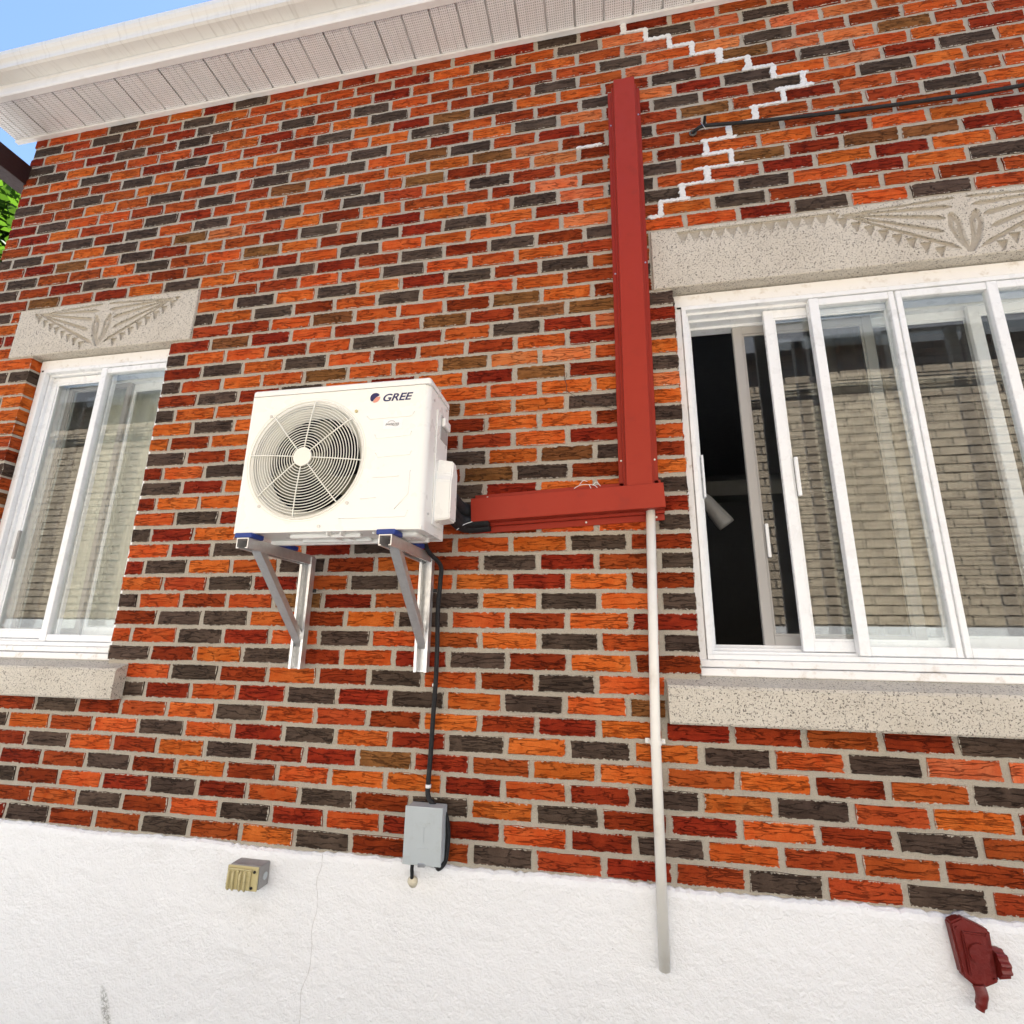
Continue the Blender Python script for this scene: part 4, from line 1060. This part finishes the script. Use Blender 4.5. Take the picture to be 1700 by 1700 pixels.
wc = thing('wall_cable', 'black cable strung along the brick wall above the right window', 'cable', at(1160, 215, -.01))
pts = [tuple(at(1150, 222, -.006)), tuple(at(1156, 215, -.022)), tuple(at(1168, 209, -.030)), tuple(at(1200, 206, -.030)), tuple(at(1280, 199, -.03)), tuple(at(1400, 185, -.032)), tuple(at(1550, 165, -.034)), tuple(at(1700, 141, -.034)), (2.5, -.032, 3.66), (5.2, -.03, 3.70)]
tube('cable_sheath', spline(pts, 6), .0068, M_BLACK, wc, 10)
q = at(1150, 223, -.004); torus_v = []
tube('wall_grommet', [q+Vector((.012*math.cos(a*math.pi/6), -.006, .012*math.sin(a*math.pi/6))) for a in range(13)], .0035, pmat('grey_rubber', (.10, .09, .08), .7), wc, 8)
q = at(1169, 205, -.008); cyl('wall_hook', q, (0, -1, .3), .006, .026, M_BLACK, wc, 10)
tube('tie_wire', spline([at(1163, 203, -.036), at(1168, 209, -.040), at(1172, 215, -.034)], 4), .0012, M_STEEL, wc, 5)
tw = thing('dry_tendril', 'thin dark dry vine stem clinging to the bricks left of the red duct', 'vine', at(940, 640, -.006))
tube('stem', spline([at(px, py, -.0075) for px, py in ((936, 621), (938, 632), (941, 640), (941, 648), (950, 655), (975, 666), (1000, 674), (1020, 679))], 6), .0011, pmat('dry_stem', (.06, .045, .035), .9), tw, 6)
tube('stem', spline([at(px, py, -.0075) for px, py in ((937, 632), (941, 623), (940, 619))], 4), .0009, bpy.data.materials['dry_stem'], tw, 6)

# dark red painted casting on the stucco at the lower right
rv = thing('wall_faucet_housing', 'dark red painted iron fixture on the white stucco at lower right', 'fixture', at(1620, 1600, -.016))
def slab(name, pxs, y0, y1, bev, m, parent):
    bm = bmesh.new(); lo = [bm.verts.new(at(px, py, y1)+Vector((0, y0-y1, 0))) for px, py in pxs]; hi = [bm.verts.new(at(px, py, y1)) for px, py in pxs]
    bm.faces.new(lo[::-1]); bm.faces.new(hi); n = len(pxs)
    for i in range(n): bm.faces.new((lo[i], lo[(i+1) % n], hi[(i+1) % n], hi[i]))
    bmesh.ops.recalc_face_normals(bm, faces=bm.faces)
    bmesh.ops.bevel(bm, geom=list(bm.edges), offset=bev, segments=2, affect='EDGES')
    return bm_obj(name, bm, m, parent)
slab('housing', [(1577, 1532), (1597, 1523), (1644, 1546), (1648, 1570), (1660, 1632), (1628, 1645), (1600, 1622)], -.014, -.042, .004, M_REDIRON, rv)
slab('raised_panel', [(1597, 1547), (1640, 1553), (1648, 1615), (1612, 1622)], -.038, -.050, .003, M_REDIRON, rv)
q = at(1624, 1582, -.050); cyl('round_cap', q, (0, -1, 0), .022, .006, M_REDIRON, rv, 28)
q = at(1648, 1596, -.030); bm = bmesh.new()
knob = []
for i in range(40):
    a = 2*math.pi*i/40; r = .030+(.004 if (i//2) % 2 else 0); knob.append((r*math.cos(a), r*math.sin(a)))
lo = [bm.verts.new((q.x, q.y+a, q.z+b)) for a, b in knob]; hi = [bm.verts.new((q.x+.024, q.y+a*.9, q.z+b*.9)) for a, b in knob]
bm.faces.new(lo); bm.faces.new(hi)
for i in range(40): bm.faces.new((lo[i], lo[(i+1) % 40], hi[(i+1) % 40], hi[i]))
bm_obj('ribbed_knob', bm, M_REDIRON, rv)
for px, py in ((1588, 1540), (1638, 1552), (1652, 1626), (1612, 1618)):
    q = at(px, py, -.0425); cyl('screw', q, (0, -1, 0), .004, .003, M_REDIRON, rv, 6)
tube('spout', spline([at(1624, 1635, -.040), at(1630, 1650, -.045), at(1629, 1665, -.045), at(1627, 1677, -.045)], 4), [.013]*6+[.012]*4+[.009]*3, M_REDIRON, rv, 12)
slab('sealant', [(1576, 1528), (1584, 1516), (1600, 1513), (1614, 1522), (1602, 1526)], -.012, -.022, .002, pmat('silver_sealant', (.45, .46, .50), .4, .3, var=.3, vscale=60, bump=.8, bscale=90, bdist=.006), rv)

# ================================================================== SURROUNDINGS
def struct(o): o['kind'] = 'structure'; return o
struct(mesh('ground', [(-150, -150, 0), (150, -150, 0), (150, 150, 0), (-150, 150, 0)], [(0, 1, 2, 3)], M_GROUND))
bt = thing('porch_beam', 'dark red timber beam leaving the left end of the wall under the eave', 'beam', (-2.9, -.4, 4.03))
box('beam_timber', -2.955, -2.850, -2.39, .30, 4.040, 4.165, M_BEAM, bt, .004, 1)
# neighbour across the passage (seen mirrored in the window panes)
ND = -2.42
nb = thing('neighbour_house', 'beige brick house across the passage, seen mirrored in the window panes', 'house', (0, ND-3, 0))
box('wall_core', -10, 7, ND-5, ND-.006, 1.70, 4.2, M_NBM, nb)
box('stucco_foundation', -10.02, 7.02, ND-5, ND+.012, -.05, 1.775, pmat('old_white_paint', (.56, .57, .57), .8, var=.1, bump=.6, bscale=60, bdist=.006), nb)
v = []; f = []; k = 0; z = 1.790
while z < 4.13:
    x = -9.95-(.103 if k % 2 else 0)
    while x < 6.9:
        a, b = x+.005+rnd.uniform(0, .003), x+.2-rnd.uniform(0, .003); y = ND+rnd.uniform(-.002, .004); zl, zh = z+rnd.uniform(0, .002), z+.062+rnd.uniform(-.002, .001)
        q = len(v); t = rnd.uniform(-.003, .003)
        v += [(a, ND-.02, zl), (b, ND-.02, zl), (b, ND-.02, zh), (a, ND-.02, zh), (a, y, zl), (b, y+t, zl), (b, y-t, zh), (a, y, zh)]
        f += [(q+4, q+7, q+6, q+5), (q, q+4, q+5, q+1), (q+1, q+5, q+6, q+2), (q+2, q+6, q+7, q+3), (q+3, q+7, q+4, q)]
        x += .206
    z += .072; k += 1
o = mesh('brick_courses', v, f, M_NB, nb); o['kind'] = 'stuff'
box('soffit', -10.2, 7.2, ND-5.2, ND+.13, 4.14, 4.17, M_NEAVE, nb)
box('fascia', -10.2, 7.2, ND+.13, ND+.15, 4.12, 4.30, M_NEAVE, nb)
mesh('roof', [(-10.2, ND+.16, 4.30), (7.2, ND+.16, 4.30), (7.2, ND-2.5, 5.2), (-10.2, ND-2.5, 5.2), (7.2, ND-5.3, 4.30), (-10.2, ND-5.3, 4.30)], [(0, 1, 2, 3), (3, 2, 4, 5), (0, 3, 5), (1, 4, 2), (0, 5, 4, 1)], M_ROOF, nb)
nc = thing('service_cable', 'dark cables strung along the beige house, mirrored in the panes', 'cable', (0, ND+.03, 3.72))
for zq, r in ((3.72, .010), (3.755, .006)):
    tube('cable_sheath', [(-9+i*.8, ND+.030, zq+.012*math.sin(i*1.9)) for i in range(20)], r, M_BLACK, nc, 6)

# leafy tree beyond the left corner
def tree(x, y, h, rad, label, seed, nleaf):
    r = random.Random(seed); t = thing('leafy_tree', label, 'tree', (x, y, 0))
    v = []; f = []; tips = []
    def limb(p, d_, L, rr, lev):
        pts = [p]; q = p; dd = d_
        for i in range(4):
            dd = (dd+Vector((r.uniform(-.18, .18), r.uniform(-.18, .18), r.uniform(-.05, .12)))).normalized(); q = q+dd*(L/4); pts.append(q)
        a, b = tube_vf(pts, [rr*(1-.6*i/4) for i in range(5)], 7); o_ = len(v); v.extend(a); f.extend([tuple(o_+w_ for w_ in s_) for s_ in b])
        if lev >= 2: tips.extend(pts[2:])
        if lev < 3:
            for i in range(4 if lev else 6):
                an = r.uniform(0, 6.28); up_ = r.uniform(.15, .9)
                limb(pts[r.choice((2, 3, 4))], Vector((math.cos(an), math.sin(an), up_)).normalized(), L*r.uniform(.45, .65), rr*.45, lev+1)
    limb(Vector((x, y, -.05)), Vector((0, 0, 1)), h*.55, .16, 0)
    mesh('trunk', v, f, M_BARK, t, True)
    v = []; f = []
    clumps = []
    while len(clumps) < 260:
        q_ = Vector((r.uniform(-1, 1), r.uniform(-1, 1), r.uniform(-1, 1)))
        if .25 < q_.length < 1: clumps.append(Vector((x+q_.x*2.3, y+q_.y*2.1, 5.35+q_.z*1.6)))
    for i in range(nleaf):
        c = r.choice(clumps if i % 3 else tips)+Vector((r.gauss(0, .17), r.gauss(0, .17), r.gauss(0, .13)))
        u = Vector((r.gauss(0, 1), r.gauss(0, 1), r.gauss(0, .5))).normalized(); w_ = u.cross(Vector((r.gauss(0, .5), r.gauss(0, .5), 1))).normalized(); s_ = r.uniform(.04, .085); q = len(v)
        if ((c.x-x)/2.4)**2+((c.y-y)/2.2)**2+((c.z-5.4)/1.75)**2 > r.uniform(.75, 1.05): continue
        v += [c-u*s_, c+w_*s_*.5+u*s_*.1, c+u*s_, c-w_*s_*.5+u*s_*.1]; f.append((q, q+1, q+2, q+3))
    mesh('crown', v, f, M_LEAF, t)
tree(-7.3, 2.4, 8.6, 3.6, 'bright green leafy tree beyond the left end of the house', 5, 60000)
